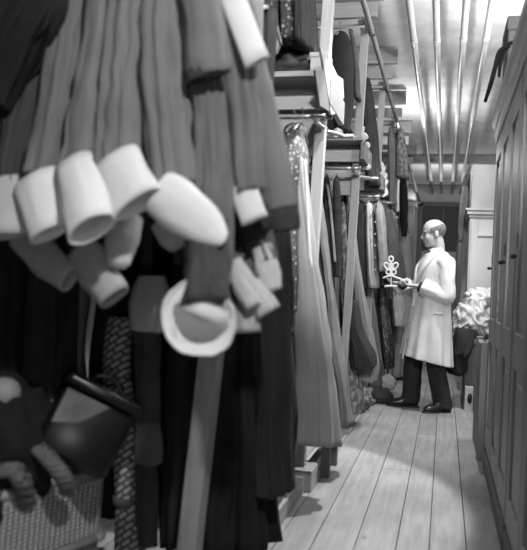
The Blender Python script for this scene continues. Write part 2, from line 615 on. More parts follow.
# --- nearest row of jackets, sleeve by sleeve
t = near_jacket('dark jacket at the far left with a dim white cuff cut by the picture edge', 28, g15, low=1.2, what='dark jacket cut by the picture edge')
sleeve(t, [(40, -25, 1.76, 24), (28, 60, 1.72, 26), (14, 130, 1.68, 28), (8, 186, 1.66, 30)], g15, seed=1)
cuff(t, [(9, 178, 1.66, 32), (7, 236, 1.62, 40)], mwhite2, .45, seed=1)
t = near_jacket('grey jacket with a wide white cuff overlapping the cuff with the open end', 60, g28, what='grey jacket with a wide white cuff')
s = sleeve(t, [(76, -25, 1.74, 26), (62, 60, 1.7, 28), (50, 130, 1.66, 30), (42, 176, 1.63, 34)], g28, seed=2.2)
cuff(t, [(37, 180, 1.63, 50), (50, 234, 1.58, 46)], mwhite, .5, seed=2)
sleeve(t, [(40, 120, 1.9, 26), (30, 200, 1.84, 26), (30, 240, 1.8, 26)], g2, seed=2.6)
cuff(t, [(20, 236, 1.74, 30), (44, 258, 1.72, 36), (70, 280, 1.7, 30)], mshadedcuff, seed=3)
t = near_jacket('grey jacket whose white cuff gapes open towards the viewer', 92, g34, what='grey jacket with the gaping white cuff')
sleeve(t, [(106, -25, 1.72, 30), (98, 60, 1.68, 34), (88, 120, 1.64, 36), (80, 172, 1.6, 38)], g34, seed=3.1)
cuff(t, [(76, 165, 1.6, 44), (92, 229, 1.5, 54)], mwhite, .62, seed=4.4, rim=.005)
sleeve(t, [(90, 130, 1.9, 28), (84, 200, 1.84, 30), (84, 250, 1.8, 32)], g2, seed=3.9)
cuff(t, [(82, 248, 1.72, 36), (98, 272, 1.7, 44), (114, 298, 1.68, 34)], mshadedcuff, seed=5)
t = near_jacket('grey jacket with a square turned white cuff tilted to the right', 122, g28, what='grey jacket with the tilted square cuff')
sleeve(t, [(128, -25, 1.7, 26), (124, 50, 1.66, 30), (120, 110, 1.62, 32), (117, 166, 1.58, 36)], g34, seed=4.3)
cuff(t, [(117, 159, 1.58, 50), (138, 205, 1.54, 56)], mwhite, .52, seed=5.2, fold=.03)
sleeve(t, [(124, 130, 1.86, 24), (126, 200, 1.8, 26), (126, 226, 1.76, 28)], g2, seed=4.9)
cuff(t, [(128, 218, 1.72, 32), (122, 240, 1.69, 36), (117, 262, 1.67, 28), (116, 268, 1.67, 18)], mwhite2, seed=6)
t = near_jacket('mid grey jacket with a rounded cuff pointing right over the big pale cuff', 158, g34, what='mid grey jacket with the rounded cuff')
sleeve(t, [(158, -25, 1.7, 36), (160, 60, 1.66, 40), (166, 120, 1.62, 40), (172, 185, 1.58, 38)], g34, fold=.26, nf=8, seed=5.7)
cuff(t, [(158, 193, 1.57, 46), (172, 202, 1.56, 52), (192, 216, 1.54, 46), (211, 230, 1.53, 34), (223, 239, 1.52, 18), (226, 241, 1.52, 3)], mwhite, .42, seed=7, fold=.03, crisp=False, openend=False)
sleeve(t, [(148, 0, 1.78, 24), (150, 60, 1.76, 26), (148, 130, 1.74, 20), (150, 180, 1.74, 16)], g28, seed=5.1)
cuff(t, [(164, 222, 1.68, 30), (172, 238, 1.67, 30), (178, 248, 1.67, 18)], mshadedcuff, seed=7.6)
t = near_jacket('grey coat with a wide dark-hemmed oversleeve and a huge pale round cuff', 198, g28, what='grey coat with the huge round cuff')
sleeve(t, [(196, -25, 1.66, 36), (204, 20, 1.62, 40), (208, 62, 1.6, 44), (209, 74, 1.6, 44)], g28, seed=6.6, fold=.05, cap1=False)
sleeve(t, [(206, 66, 1.6, 45), (209, 77, 1.6, 46)], g15, seed=6.6, fold=.04, name='dark_hem', cap0=False, cap1=False)
sleeve(t, [(204, 60, 1.66, 28), (208, 130, 1.63, 34), (210, 200, 1.62, 38), (208, 285, 1.6, 40)], g28, fold=.3, nf=8, seed=6.1)
sleeve(t, [(208, 222, 1.57, 38), (207, 262, 1.53, 40), (205, 303, 1.475, 42)], fabric(.05, .85), fold=.18, nf=6, seed=6.9, name='dark_undersleeve')
cuff(t, [(200, 317, 1.514, 30), (199.5, 318, 1.512, 64), (199, 318, 1.5, 80)], fabric(.66, .85, .07, 5), .93, seed=8, fold=.03, rim=.004, crisp=False, cap=True)
t = near_jacket('grey jacket with a small bright square cuff beside the long coat with a dark hem', 232, g28, w=.035, what='jacket with the small square cuff')
sleeve(t, [(228, -25, 1.74, 26), (236, 60, 1.7, 30), (242, 120, 1.68, 34), (246, 192, 1.66, 36)], g28, fold=.26, nf=7, seed=7.4)
cuff(t, [(242, 184, 1.655, 29), (255, 221, 1.65, 29)], mwhite, .3, seed=9, fold=.02)
sleeve(t, [(246, 210, 1.72, 30), (251, 226, 1.71, 32), (256, 236, 1.7, 26)], blk3, name='dark_hem', seed=2)
sleeve(t, [(248, 210, 1.76, 20), (262, 240, 1.74, 20), (268, 262, 1.73, 20)], g2, seed=7.7)
cuff(t, [(261, 246, 1.73, 17), (268, 268, 1.72, 22), (274, 290, 1.71, 15)], mwhite2, .35, seed=10, fold=.2)
t = near_jacket('long grey coat at the rod end with a bright cuff folded over at its shoulder', 244, g34, w=.022, low=1.3, yb=ROD1 + .02, what='grey coat at the end of the nearest rod')
sleeve(t, [(236, -30, 1.84, 26), (252, 60, 1.8, 26), (265, 120, 1.78, 29), (281, 214, 1.76, 38)], g34, fold=.03, nf=3, seed=8.3)
sleeve(t, [(280, 208, 1.76, 39), (282, 220, 1.76, 39), (284, 230, 1.76, 34)], g15, fold=.05, nf=3, seed=8.3, name='dark_hem')
cuff(t, [(228, -14, 1.68, 24), (257, 62, 1.64, 27)], mwhite, .3, seed=11, fold=.02)
cuff(t, [(228, 60, 1.72, 13), (236, 98, 1.71, 14)], mwhite, .3, seed=12, fold=.02)
t = near_jacket('dark jacket behind the others with three small crumpled pale cuffs', 215, g15, low=1.1, yb=ROD1 + .1, what='dark jacket with three small cuffs')
for k, (pp, sd) in enumerate((([(232, 262, 1.7, 20), (243, 286, 1.69, 25), (253, 306, 1.68, 16)], 1), ([(250, 280, 1.71, 18), (268, 313, 1.7, 25)], 2),
                              ([(244, 298, 1.72, 22), (246, 333, 1.71, 26)], 3))):
    sleeve(t, [(pp[0][0] - 6, pp[0][1] - 60, 1.82, 18), (pp[0][0] - 3, pp[0][1] - 20, 1.76, 20), (pp[0][0], pp[0][1] + 4, pp[0][2], 20)], g2, seed=sd)
    cuff(t, pp, mwhite2 if k != 2 else mshadedcuff, .35, seed=sd * 3, fold=.15)

t = hang('black_cape', 'black feathery cape at the top left corner, in front of the grey sleeves', 'cape', [(-40, 6, 20, .03), (-25, -10, 50, .05), (10, -24, 50, .05), (45, -24, 30, .05), (80, -22, 14, .04), (105, -20, 4, .03)], 1.64, blk, rodz=2.08, hangers=False, fold=.35, nf=11, wob=.012)
bm = bmesh.new(); p = at(13, -40, Y=1.64); tube(bm, [p, (p.x, 1.75, ZR1 - .02), (p.x, 1.95, ZR1 + .014), (p.x, 1.985, ZR1)], .012, .02, seg=10, ref=(1, 0, 0), k=4); fin('hanging_tape', bm, blk2, t)
# --- pale petticoat pieces and long dark things below the cuffs
def near_long(label, X, Y, z1, mat, w0=.04, w1=.07, d=.17, nf=8, group='long black robes on the nearest rack', name='long_robe', fold=.2, what=None):
    rows = [(ZR1 - .06, X - .015, X + .015, .03), (ZR1 - .1, X - w0, X + w0, .12), (ZR1 - .2, X - w0, X + w0, d), (1.2, X - w0 * 1.1, X + w0 * 1.1, d), (.8, X - (w0 + w1) / 2, X + (w0 + w1) / 2, d), (z1, X - w1, X + w1, d * 1.05)]
    return hang(name, label, 'robe', rows, Y, mat, px=False, rodz=ZR1, fold=fold, nf=nf, group=group, what=what)


Y2 = 2.45
hang('long_robe', 'long black robe nearest the aisle, just right of the nearest post', 'robe', [(118, 262, 270, .03), (130, 258, 274, .09), (200, 258, 282, .1), (330, 260, 289, .11), (470, 258, 289, .12), (488, 254, 286, .12)], 2.45, blk2, rodz=ZR1, group='long black robes on the nearest rack', fold=.22, nf=10, what='long black robe nearest the aisle')
hang('long_robe', 'long black robe reaching lowest, between the nearest post and the aisle robe', 'robe', [(118, 236, 244, .03), (130, 232, 252, .09), (330, 232, 262, .11), (545, 222, 268, .13)], 2.45, blk, rodz=ZR1, group='long black robes on the nearest rack', fold=.22, nf=10, what='long black robe reaching lowest')
near_long('third long black robe from the aisle, just behind the nearest post', -.72, Y2, .12, blk, .04, .06, what='third long black robe from the aisle')
near_long('fourth long black robe from the aisle, left of the nearest post', -.86, Y2, .14, blk3, .04, .06, what='fourth long black robe from the aisle')
near_long('fifth long black robe from the aisle, behind the grey trousers', -1.0, Y2 + .02, .2, blk, .04, .06, what='fifth long black robe from the aisle')
near_long('long black robe behind the upright rug roll', -1.15, Y2 + .03, .2, blk2, .04, .06, what='robe behind the rug roll')
for X, z1, m, lab in ((-1.62, .5, blk2, 'black skirt hanging over the basket at the picture edge'), (-1.47, .55, blk, 'black skirt hanging left of the patent case'), (-1.33, .62, blk2, 'black skirt hanging behind the patent case'),
                      (-1.2, .66, blk3, 'dark skirt hanging right behind the shaded cuffs'), (-1.78, .5, blk, 'black skirt farthest in from the aisle over the basket')):
    near_long(lab, X, 2.1, z1, m, .04, .065, .13, group='dark skirts hanging above the basket', name='long_skirt', what=lab.replace(' hanging', ''))
# pale grey under-skirt between the cuffs
hang('underskirt', 'short pale grey underskirt showing left of the huge round cuff', 'skirt', [(275, 140, 165, .03), (300, 134, 168, .05), (332, 136, 164, .05)], 1.93, fabric(.36, .9, .15), px=True, hangers=False, wob=.01)
# trousers leg
t = thing('costume_trousers', 'dark grey trousers hanging beside the nearest post, lighter at the ankle', 'trousers', at(148, 545, Y=2.12))
sleeve(t, [(146, 300, 2.1, 26), (148, 360, 2.1, 26), (147, 425, 2.1, 25)], fabric(.05, .9), .8, .08, 3, 2., 'leg')
sleeve(t, [(147, 422, 2.1, 26), (148, 440, 2.1, 28), (148, 462, 2.1, 28)], fabric(.09, .9), .8, .05, 3, 2., 'ankle_band')
sleeve(t, [(147, 460, 2.12, 22), (147, 500, 2.12, 22), (147, 545, 2.12, 20)], fabric(.045, .9), .8, .08, 3, 2., 'stocking')
# hanging leg strip: a loop over the rod
bm = bmesh.new()
p = at(146, 302, Y=2.1)
tube(bm, [(p.x, 2.1, p.z), (p.x, 2.06, 1.6), (p.x, 1.985, ZR1 + .012), (p.x, 1.95, ZR1 - .1)], .02, .006, seg=10, ref=(0, 1, 0), k=4)
fin('hanging_strap', bm, fabric(.03), t)

# ------------------------------------------------------------------ rack 2
mrobe = fabric(.21, .6, .1, 4, .1)
R2 = 3.5
hang('brocade_costume', 'dark brocade costume with glinting metallic trim hanging under the rod bend', 'costume', [(124, 290, 299, .03), (132, 285, 303, .1), (160, 284, 307, .16), (230, 285, 305, .16), (330, 286, 304, .17)], R2, fabric(.04, .45, .3, 8, 0, 'brocade'), what='dark brocade costume')
hang('long_robe', 'long dark robe left of the brocade costume on the second rack', 'robe', [(126, 268, 274, .03), (140, 264, 279, .12), (300, 258, 280, .17), (470, 250, 276, .18)], R2, blk3, fold=.2, group='long robes on the second rack', what='long dark robe on the second rack')


def trim_light(t, rr, Y):
    bm = bmesh.new()
    P = [at(a, b, Y=Y - .1) for a, b in ((305, 160), (307, 200), (309, 240), (311, 268))]
    tube(bm, P, .008, .004, seg=8, k=4); fin('satin_edge', bm, fabric(.6, .35), t)


hang('flared_robe', 'long flared grey robe covering the foot of the second rack post', 'robe', [(140, 299, 303, .03), (165, 296, 306, .08), (220, 296, 311, .1), (300, 294, 323, .12), (370, 293, 331, .14), (441, 291, 338, .15)], R2 - .04, mrobe, fold=.12, nf=9, extra=trim_light, what='long flared grey robe')
hang('long_robe', 'long dark robe hanging behind the flared grey robe', 'robe', [(172, 312, 316, .03), (200, 312, 318, .08), (250, 314, 322, .09), (300, 317, 329, .1), (424, 320, 342, .12)], 3.98, blk3, fold=.12, group='long robes on the second rack', what='dark robe behind the flared grey robe')
hang('long_robe', 'long charcoal robe hanging on the aisle side behind the flared grey robe', 'robe', [(172, 316, 320, .03), (200, 317, 322, .06), (250, 322, 328, .08), (300, 328, 335, .09), (350, 333, 342, .1), (425, 341, 354, .12)], 3.98, fabric(.13, .8), fold=.1, nf=5, group='long robes on the second rack', what='charcoal robe on the aisle side')
# upper tier of rack 2
def lining(t, rr, Y):
    fin('pale_lining', garment_bm(px_rows([(38, 265, 284, .05), (46, 266, 280, .05), (54, 271, 276, .03)], Y - .1), Y - .1, .1, 4, 2.2), fabric(.3), t)


for j, (a, b, y1, m, lab) in enumerate(((258, 286, 46, blk3, 'dark short jacket hanging over the first shelf, pale lining showing'), (284, 300, 48, fabric(.02, .7, .3, 8, 0, 'brocade'), 'dark short jacket with a lacy pattern, middle of the three over the first shelf'), (298, 313, 50, blk2, 'dark short jacket nearest the post over the first shelf'))):
    hang('short_jacket', lab, 'jacket', [(-60, (a + b) / 2 - 3, (a + b) / 2 + 3, .04), (-45, a + 2, b - 2, .14), (0, a, b, .17), (y1 - 8, a - 1, b + 1, .17), (y1, a, b, .15)], R2, m, rodz=ZU, extra=lining if j == 0 else None, group='short jackets above the first shelf', what=lab.split(' hanging')[0].split(',')[0] + ' above the first shelf %s' % ('left', 'middle', 'by the post')[j])
# folded things on the first shelf
def bundle(name, label, cat, c, r, sc, mat, seed, group=None, amp=.25):
    bm = bmesh.new()
    vs = sphere(bm, Vector((0, 0, 0)), 1, (1, 1, 1), 40, 24)
    out = []
    for v in bm.verts:
        d = 1 + amp * noise.noise(v.co * 1.8 + Vector((seed, 0, 0))) + amp * .7 * noise.noise(v.co * 4.3 + Vector((0, seed, 0)))
        v.co = Vector((v.co.x * r * sc[0] * d, v.co.y * r * sc[1] * d, v.co.z * r * sc[2] * d))
    lo = min(v.co.z for v in bm.verts)
    for v in bm.verts:
        v.co.z = max(v.co.z, lo * .82)
    lo *= .82
    bmesh.ops.translate(bm, verts=bm.verts, vec=Vector(c) - Vector((0, 0, lo)))
    return tag(fin(name, bm, mat), label, cat, group)


zs = ZS + .03
bundle('folded_cloth', 'dark folded cloth heaped on the first shelf left of the small box', 'cloth', (-.82, 3.62, zs), .1, (1.3, 1.2, .75), fabric(.05, .85), 1)
bundle('folded_cloth', 'pale grey collar lying under the dark jackets on the first shelf', 'cloth', (-.98, 3.6, zs), .09, (1, 1, .9), fabric(.22, .9), 2)
tag(fin('small_box', B((-.69, -.605, 3.48, 3.6, zs, zs + .09), (-.695, -.6, 3.475, 3.605, zs + .07, zs + .093)), plain('card', .32, .8), None, False, 0, .004), 'small pale cardboard box at the end of the first shelf', 'box')
# pale boards propped on the shelf end
def sheet(name, label, cat, X, pts, th, mat, group=None):
    P = [at(a, b, X=X) for a, b in pts]
    bm = bmesh.new()
    f = bm.faces.new([bm.verts.new(p) for p in P])
    r = bmesh.ops.extrude_face_region(bm, geom=[f])
    bmesh.ops.translate(bm, verts=[v for v in r['geom'] if isinstance(v, bmesh.types.BMVert)], vec=(th, 0, 0))
    return tag(fin(name, bm, mat, None, False, 0, .002), label, cat, group)


sheet('pale_board', 'large pale board sticking out from the end of the first shelf', 'board', -.598, ((318, 47), (328, 60), (336, 77), (337, 95), (334, 114), (329, 115), (323, 75)), .012, plain('pale_board', .28, .75))
sheet('pale_board', 'small pale board tip showing behind the large board at the first shelf', 'board', -.6, ((335, 75), (341, 79), (342, 98), (338, 103), (336, 112), (331, 112)), .012, plain('grey_board', .2, .75))
sheet('shelf_bracket', 'dark wooden shelf end bracket under the large pale board', 'bracket', -.59, ((313, 70), (322, 70), (328, 112), (318, 106)), .01, wood(.06))

# ------------------------------------------------------------------ racks 3 to 6
R3, R4, R5, R6 = 5.05, 6.6, 8.15, 9.7
gr = 'costumes hanging on the third rack'


def edge(t, rr, Y):
    bm = bmesh.new()
    tube(bm, [at(a, b, Y=Y - .085) for a, b in ((327, 184), (330, 205), (333, 235), (335, 262))], .009, .004, seg=8, k=4); fin('pale_edge', bm, fabric(.3), t)


hang('costume_coat', 'dark coat with a pale front edge hanging left of the third rack post', 'coat', [(176, 325, 328, .03), (190, 323, 330, .06), (240, 325, 333, .07), (330, 326, 335, .07)], R3, fabric(.03, .85), group=gr, extra=edge, what='grey coat with a pale edge')
hang('costume_coat', 'narrow dark coat ending at chest height just left of the third rack post', 'coat', [(176, 335, 338, .03), (190, 333, 340, .05), (250, 334, 341, .06), (278, 334, 341, .06)], R3, fabric(.03, .85), group=gr, what='narrow dark coat behind the third post')
hang('patterned_gown', 'pale patterned gown hanging low behind the third rack post', 'gown', [(200, 341, 345, .03), (215, 341, 347, .1), (300, 343, 354, .12), (412, 350, 364, .14)], 5.5, fabric(.17, .85, .2, 9, 0, 'print'), group=gr, what='pale patterned gown')
hang('long_gown', 'pale grey satin gown flaring right of the third rack post', 'gown', [(178, 346, 349, .03), (200, 346, 352, .08), (260, 350, 359, .1), (300, 354, 366, .1), (360, 357, 376, .12), (380, 359, 376, .12)], 5.53, fabric(.2, .6, .12), fold=.13, group=gr, what='pale grey satin gown')
t = hang('short_cape', 'short dark cape with a pointed corner at knee height by the pale gown', 'cape', [(300, 351, 358, .05), (330, 350, 364, .15), (352, 352, 374, .17), (366, 353, 376, .12)], 5.36, blk3, group=gr, hangers=False)
bm = bmesh.new(); p = at(353, 301, Y=5.36); tube(bm, [p, (p.x - .02, 5.42, 1.5), (p.x - .03, 5.518, ZR), (p.x - .03, 5.53, ZR + .012)], .006, seg=6, k=3); fin('hanging_cord', bm, blk2, t)
# black garment bag on the upper rod
t = thing('garment_bag', 'long black garment bag with a rounded top on the upper rod', 'bag', at(342, 130, Y=R3))
hang_rows = px_rows([(32, 338, 343, .03), (38, 334, 349, .10), (55, 332, 353, .14), (90, 333, 353, .15), (118, 336, 351, .15), (133, 338, 350, .13)], R3)
fin('bag', garment_bm(hang_rows, R3, .05, 4, 3.3), blk2, t)
p = at(340, 33, Y=R3); hanger(p.x, R3, ZU + .0145, 'long black garment bag')
bm = bmesh.new(); tube(bm, [(p.x, R3, ZU - .08), (p.x, R3, hang_rows[0][0] - .01)], .008, seg=8, ref=(1, 0, 0)); fin('bag_neck', bm, blk2, t)
hang('narrow_sash', 'narrow dark sash hanging between the black bag and the third post', 'sash', [(30, 349, 353, .03), (60, 353, 358, .06), (100, 354, 360, .06)], R3 + .05, fabric(.07), rodz=ZU, hangers=False, px=True, fold=.08)
for k, (px, py, c, lab) in enumerate(((323, 131, .5, 'small white shoe on the second shelf, left of the pair'), (339, 132, .55, 'small white shoe on the second shelf under the black bag'))):
    p = at(px, py, Y=5.0)
    bm = bmesh.new()
    tube(bm, [(p.x, 5.12, zs + .05), (p.x, 5.06, zs + .045), (p.x, 5.0, zs + .03), (p.x, 4.93, zs + .02), (p.x, 4.90, zs + .016)], [.022, .03, .03, .028, .012], [.045, .04, .03, .02, .012], seg=14, ref=(0, 0, 1), k=3)
    tag(fin('white_shoe', bm, plain('white_kid', c, .5)), lab, 'shoe', 'white shoes on the second shelf')
bundle('folded_cloth', 'black folded cloth on the second shelf behind the white shoes', 'cloth', (-.86, 5.2, zs), .11, (1.3, 1.1, .9), blk3, 5)
# ruffles over the shelf ends
def ruffle(label, px, y0, y1, Y, w, seed):
    bm = bmesh.new()
    n = 14
    P = []
    for i in range(n):
        f = i / (n - 1)
        P.append(at(px + 4 * f + 1.5 * sin(i * 2.1 + seed), y0 + (y1 - y0) * f, Y=Y))
    ra = [w * (.75 + .35 * sin(i * 2.3 + seed)) * (1 if i < n - 1 else .3) for i in range(n)]
    tube(bm, P, ra, [r * .35 for r in ra], seg=40, fold=.4, nf=9, seed=seed, wob=.02, k=5)
    return tag(fin('lace_ruffle', bm, fabric(.6, .85, .3, 40)), label, 'lace ruffle', 'white ruffles at the shelf ends')


ruffle('white lace ruffle draped over the end of the second shelf', 362, 126, 170, 5.3, .024, 1)
ruffle('white lace ruffle draped at the third shelf end, farther down the aisle', 381, 163, 197, 6.85, .026, 2.5)

gr = 'costumes hanging on the fourth rack'


def buttons(t, rr, Y):
    for k in range(5):
        bm = bmesh.new()
        p = at(375, 222 + k * 12, Y=Y - .16); sphere(bm, p, .009, (1, .6, 1), 10, 6)
        fin('button', bm, plain('brass', .5, .3, .8), t)


hang('costume_coat', 'dark coat hanging right of the third rack post', 'coat', [(200, 358, 362, .03), (210, 356, 366, .1), (250, 355, 368, .12), (288, 355, 371, .12)], R4, fabric(.02, .9), group=gr, what='dark coat right of the third post')
hang('costume_coat', 'pale grey coat hanging between two darker coats', 'coat', [(203, 367, 371, .03), (212, 365, 374, .1), (250, 366, 376, .12), (288, 369, 379, .12)], R4, fabric(.34, .85, .1), group=gr, what='pale grey coat between darker coats')
hang('costume_coat', 'mid grey buttoned coat with pale braid next to the pale coat', 'coat', [(203, 377, 381, .03), (212, 375, 384, .14), (250, 378, 387, .17), (272, 379, 388, .16)], R4 + .02, fabric(.22, .85, .2, 14), group=gr, extra=buttons, what='mid grey buttoned coat')
hang('long_gown', 'long grey gown below the pale coat, reaching the floor kerb', 'gown', [(230, 360, 366, .05), (280, 360, 372, .15), (340, 364, 380, .17), (385, 368, 386, .17)], 7.05, fabric(.12, .8, .2), group=gr, what='long grey gown below the pale coat', fold=.16)
hang('costume_coat', 'dark coat with rounded pale shoulders behind the wire ornament', 'coat', [(208, 385, 389, .04), (216, 382, 393, .16), (250, 384, 400, .19), (284, 386, 405, .19)], 7.08, fabric(.05, .85), group=gr, what='dark coat behind the wire ornament')
hang('sequin_dress', 'black sequinned dress hanging low behind the coats near the floor', 'dress', [(285, 381, 386, .05), (310, 379, 389, .12), (345, 382, 393, .14), (367, 384, 394, .14)], 7.1, fabric(.02, .5, .3, 8, 0, 'brocade'), group=gr, hangers=False)
gr = 'costumes hanging on the upper rods'
hang('long_cloak', 'long dark cloak on the upper rod of the fourth rack', 'cloak', [(78, 365, 369, .03), (88, 363, 372, .15), (130, 365, 377, .18), (186, 368, 381, .18)], R4, fabric(.035, .9), rodz=ZU, group=gr, what='long dark cloak on the upper rod')
hang('long_stocking', 'long pale grey tights hanging from the upper rod of the fifth rack', 'tights', [(128, 389, 393, .03), (140, 388, 396, .1), (170, 388, 397, .1), (205, 389, 396, .08)], R5, fabric(.2, .8, .15), rodz=ZU, group=gr, what='long pale grey tights')
hang('short_jacket', 'pale print jacket on the upper rod of the fifth rack by the tights', 'jacket', [(128, 399, 403, .03), (138, 397, 405, .13), (178, 397, 408, .15)], R5 + .02, fabric(.24, .8, .15, 7, 0, 'print'), rodz=ZU, group=gr, what='pale print jacket by the tights')
hang('garment_bag', 'narrow black garment bag ending in a point beyond the fourth rack', 'bag', [(172, 401, 405, .04), (185, 400, 407, .1), (215, 400, 408, .1), (236, 403, 407, .05)], R5 + .1, blk, rodz=ZU, group=gr, what='narrow black garment bag', fold=.05)
gr = 'costumes hanging on the fifth rack'
hang('costume_coat', 'pale print coat between the dark coat and the wire ornament', 'coat', [(212, 391, 394, .03), (220, 389, 397, .15), (260, 390, 400, .17), (300, 391, 402, .17)], R5, fabric(.26, .85, .2, 12, 0, 'print'), group=gr, what='pale print coat')
hang('costume_coat', 'pale grey tailcoat hanging just behind the man', 'coat', [(212, 400, 403, .03), (222, 398, 406, .15), (260, 399, 412, .18), (330, 400, 418, .18)], 8.63, fabric(.3, .85, .1), group=gr, what='pale grey tailcoat behind the man')
hang('white_blouse', 'white blouse with dangling sleeves hanging under the wire ornament', 'blouse', [(290, 393, 398, .05), (298, 391, 403, .13), (312, 392, 404, .13), (326, 394, 402, .1)], R5 - .05, fabric(.38, .85, .1), group=gr, hangers=False)
hang('long_gown', 'long mid grey gown reaching the floor behind the man', 'gown', [(225, 392, 397, .05), (290, 390, 402, .15), (340, 390, 408, .17), (376, 388, 406, .18)], 8.6, fabric(.14, .8, .2), group=gr, what='long mid grey gown behind the man')
for k, (Xo, z1, c) in enumerate(((-.62, .25, .06), (-.78, .5, .2), (-.92, .3, .1), (-1.06, .4, .03))):
    for Y, sx in ((9.75, 'sixth'), (11.3, 'farthest')):
        nth = ('aisle-side', 'second', 'third', 'fourth')[k]
        hang('costume_coat', '%s coat from the aisle on the %s rack' % (nth, sx), 'coat', [(1.85, Xo - .02, Xo + .02, .05), (1.78, Xo - .05, Xo + .05, .17), (1.2, Xo - .06, Xo + .06, .19), (z1, Xo - .07, Xo + .07, .2)], Y, fabric(c, .85), px=False, group='coats on the far racks', what='%s coat on the %s rack' % (nth, sx))
for Y, sx, cs in ((R3, 'third', (.05, .12, .03)), (R4, 'fourth', (.09, .04, .15)), (R5, 'fifth', (.03, .1, .2)), (R2, 'second', (.03, .06, .02))):
    for k, c in enumerate(cs):
        Xo = -1.0 - .17 * k if Y != R2 else -1.15 - .17 * k
        hang('costume_coat', '%s tone coat deep in on the %s rack, %s in from the aisle costumes' % (('dark' if c < .06 else 'grey'), sx, ('first', 'second', 'third')[k]), 'coat',
             [(1.85, Xo - .02, Xo + .02, .05), (1.78, Xo - .05, Xo + .05, .17), (1.2, Xo - .055, Xo + .055, .19), (.4 + .2 * k, Xo - .06, Xo + .06, .19)], Y, fabric(c, .85), px=False, group='coats deep in the racks', what='coat deep in on the %s rack, place %s' % (sx, 'abc'[k]))

# things on the floor below the racks
p = at(386, 372, Y=7.0)
bundle('cloth_bundle', 'pale knotted cloth bundle on the floor below the sequinned dress', 'bundle', (-.5, 6.98, 0.085), .085, (1, 1, .95), fabric(.5, .85, .1), 11)
bundle('cloth_bundle', 'dark cloth bundle on the floor beside the pale bundle', 'bundle', (-.52, 6.7, 0.0), .1, (1, 1, .7), fabric(.05, .85), 12)
bundle('cloth_bundle', 'patterned cloth bundle on the floor by the shoes', 'bundle', (-.66, 6.25, 0.0), .10, (.9, 1, 1.0), fabric(.2, .85, .2, 10, 0, 'print'), 13)


def floor_shoe(label, X, Y, rz, c):
    t = thing('leather_shoe', label, 'shoe', (X, Y, 0), 'shoes on the floor by the racks')
    M = Matrix.Translation((X, Y, 0)) @ Matrix.Rotation(rz, 4, 'Z')
    bm = bmesh.new()
    tube(bm, [M @ Vector(v) for v in ((0, .0, .09), (.02, 0, .075), (.07, 0, .055), (.16, 0, .035), (.22, 0, .025), (.24, 0, .02))], [.02, .034, .036, .04, .03, .01], [.05, .05, .045, .026, .02, .012], seg=14, ref=(0, 0, 1), k=3)
    fin('upper', bm, plain('shoe_leather', c, .4), t)
    bm = bmesh.new()
    tube(bm, [M @ Vector(v) for v in ((-.02, 0, .009), (.05, 0, .009), (.16, 0, .009), (.23, 0, .009), (.25, 0, .009))], [.03, .034, .04, .032, .012], .008, seg=14, ref=(0, 0, 1), k=3)
    fin('sole', bm, plain('sole_leather', .02, .6), t)


floor_shoe('pale shoe at the edge of the floor by the rack bundles', -.80, 6.62, -.1, .2)
floor_shoe('dark shoe beside the pale shoe by the rack bundles', -.82, 6.5, -.05, .03)

# loose boards and block at the foot of the second rack
bm = bmesh.new(); bar(bm, (-.70, 3.2, .09), (-.64, 3.62, .5), .05, .012, (1, 0, 0))
tag(fin('loose_board', bm, wood(.33), None, False, 0, .003), 'short loose board leaning at the end of the nearest kerb', 'board', 'loose boards leaning by the kerb')
bm = bmesh.new(); bar(bm, (-.70, 3.42, .09), (-.64, 3.645, .62), .05, .012, (1, 0, 0))
tag(fin('loose_board', bm, wood(.36), None, False, 0, .003), 'taller loose board leaning against the second rack post', 'board', 'loose boards leaning by the kerb')
tag(fin('wooden_block', B((-.80, -.66, 2.95, 3.15, .085, .2)), wood(.1), None, False, 0, .006), 'dark squat wooden block on the kerb below the black robes', 'block')
t = thing('low_trestle', 'low dark trestle under the flared grey robe', 'trestle', (-.72, 4.08, 0))
fin('top', B((-.9, -.55, 3.9, 4.27, .2, .23)), wood(.1, 'X'), t, False, 0, .004)
for xx in (-.62, -.9):
    for yy in (3.92, 4.2):
        fin('leg', B((xx, xx + .05, yy, yy + .05, 0, .2)), wood(.12), t, False, 0, .004)

# ------------------------------------------------------------------ basket corner, bottom left
bk = thing('wicker_basket', 'large wicker hamper at the bottom left, filled with props', 'basket', (-1.35, 1.75, 0))
C0 = Vector((-1.0, 2.12, 0)); dirY = Vector((-.17, -.5, 0)).normalized(); dirX = Vector((-dirY.y * -1, 0, 0))
dirX = Vector((dirY.y, -dirY.x, 0)).normalized()      # away from the aisle
if dirX.x > 0:
    dirX = -dirX


def bring(z, inset):
    Lx, Ly = .62, .95
    pts = []
    for (a, b) in ((0, 0), (1, 0), (1, 1), (0, 1)):
        pts.append((a, b))
    out = []
    r = .06
    per = 14
    cs = [(r, r, PI), (Lx - r, r, 1.5 * PI), (Lx - r, Ly - r, 0), (r, Ly - r, .5 * PI)]
    for cx, cy, a0 in cs:
        for k in range(per):
            a = a0 + .5 * PI * k / (per - 1)
            u = cx + (r - inset) * cos(a); v = cy + (r - inset) * sin(a)
            q = C0 + dirX * u + dirY * v
            out.append(Vector((q.x, q.y, z)))
    return out


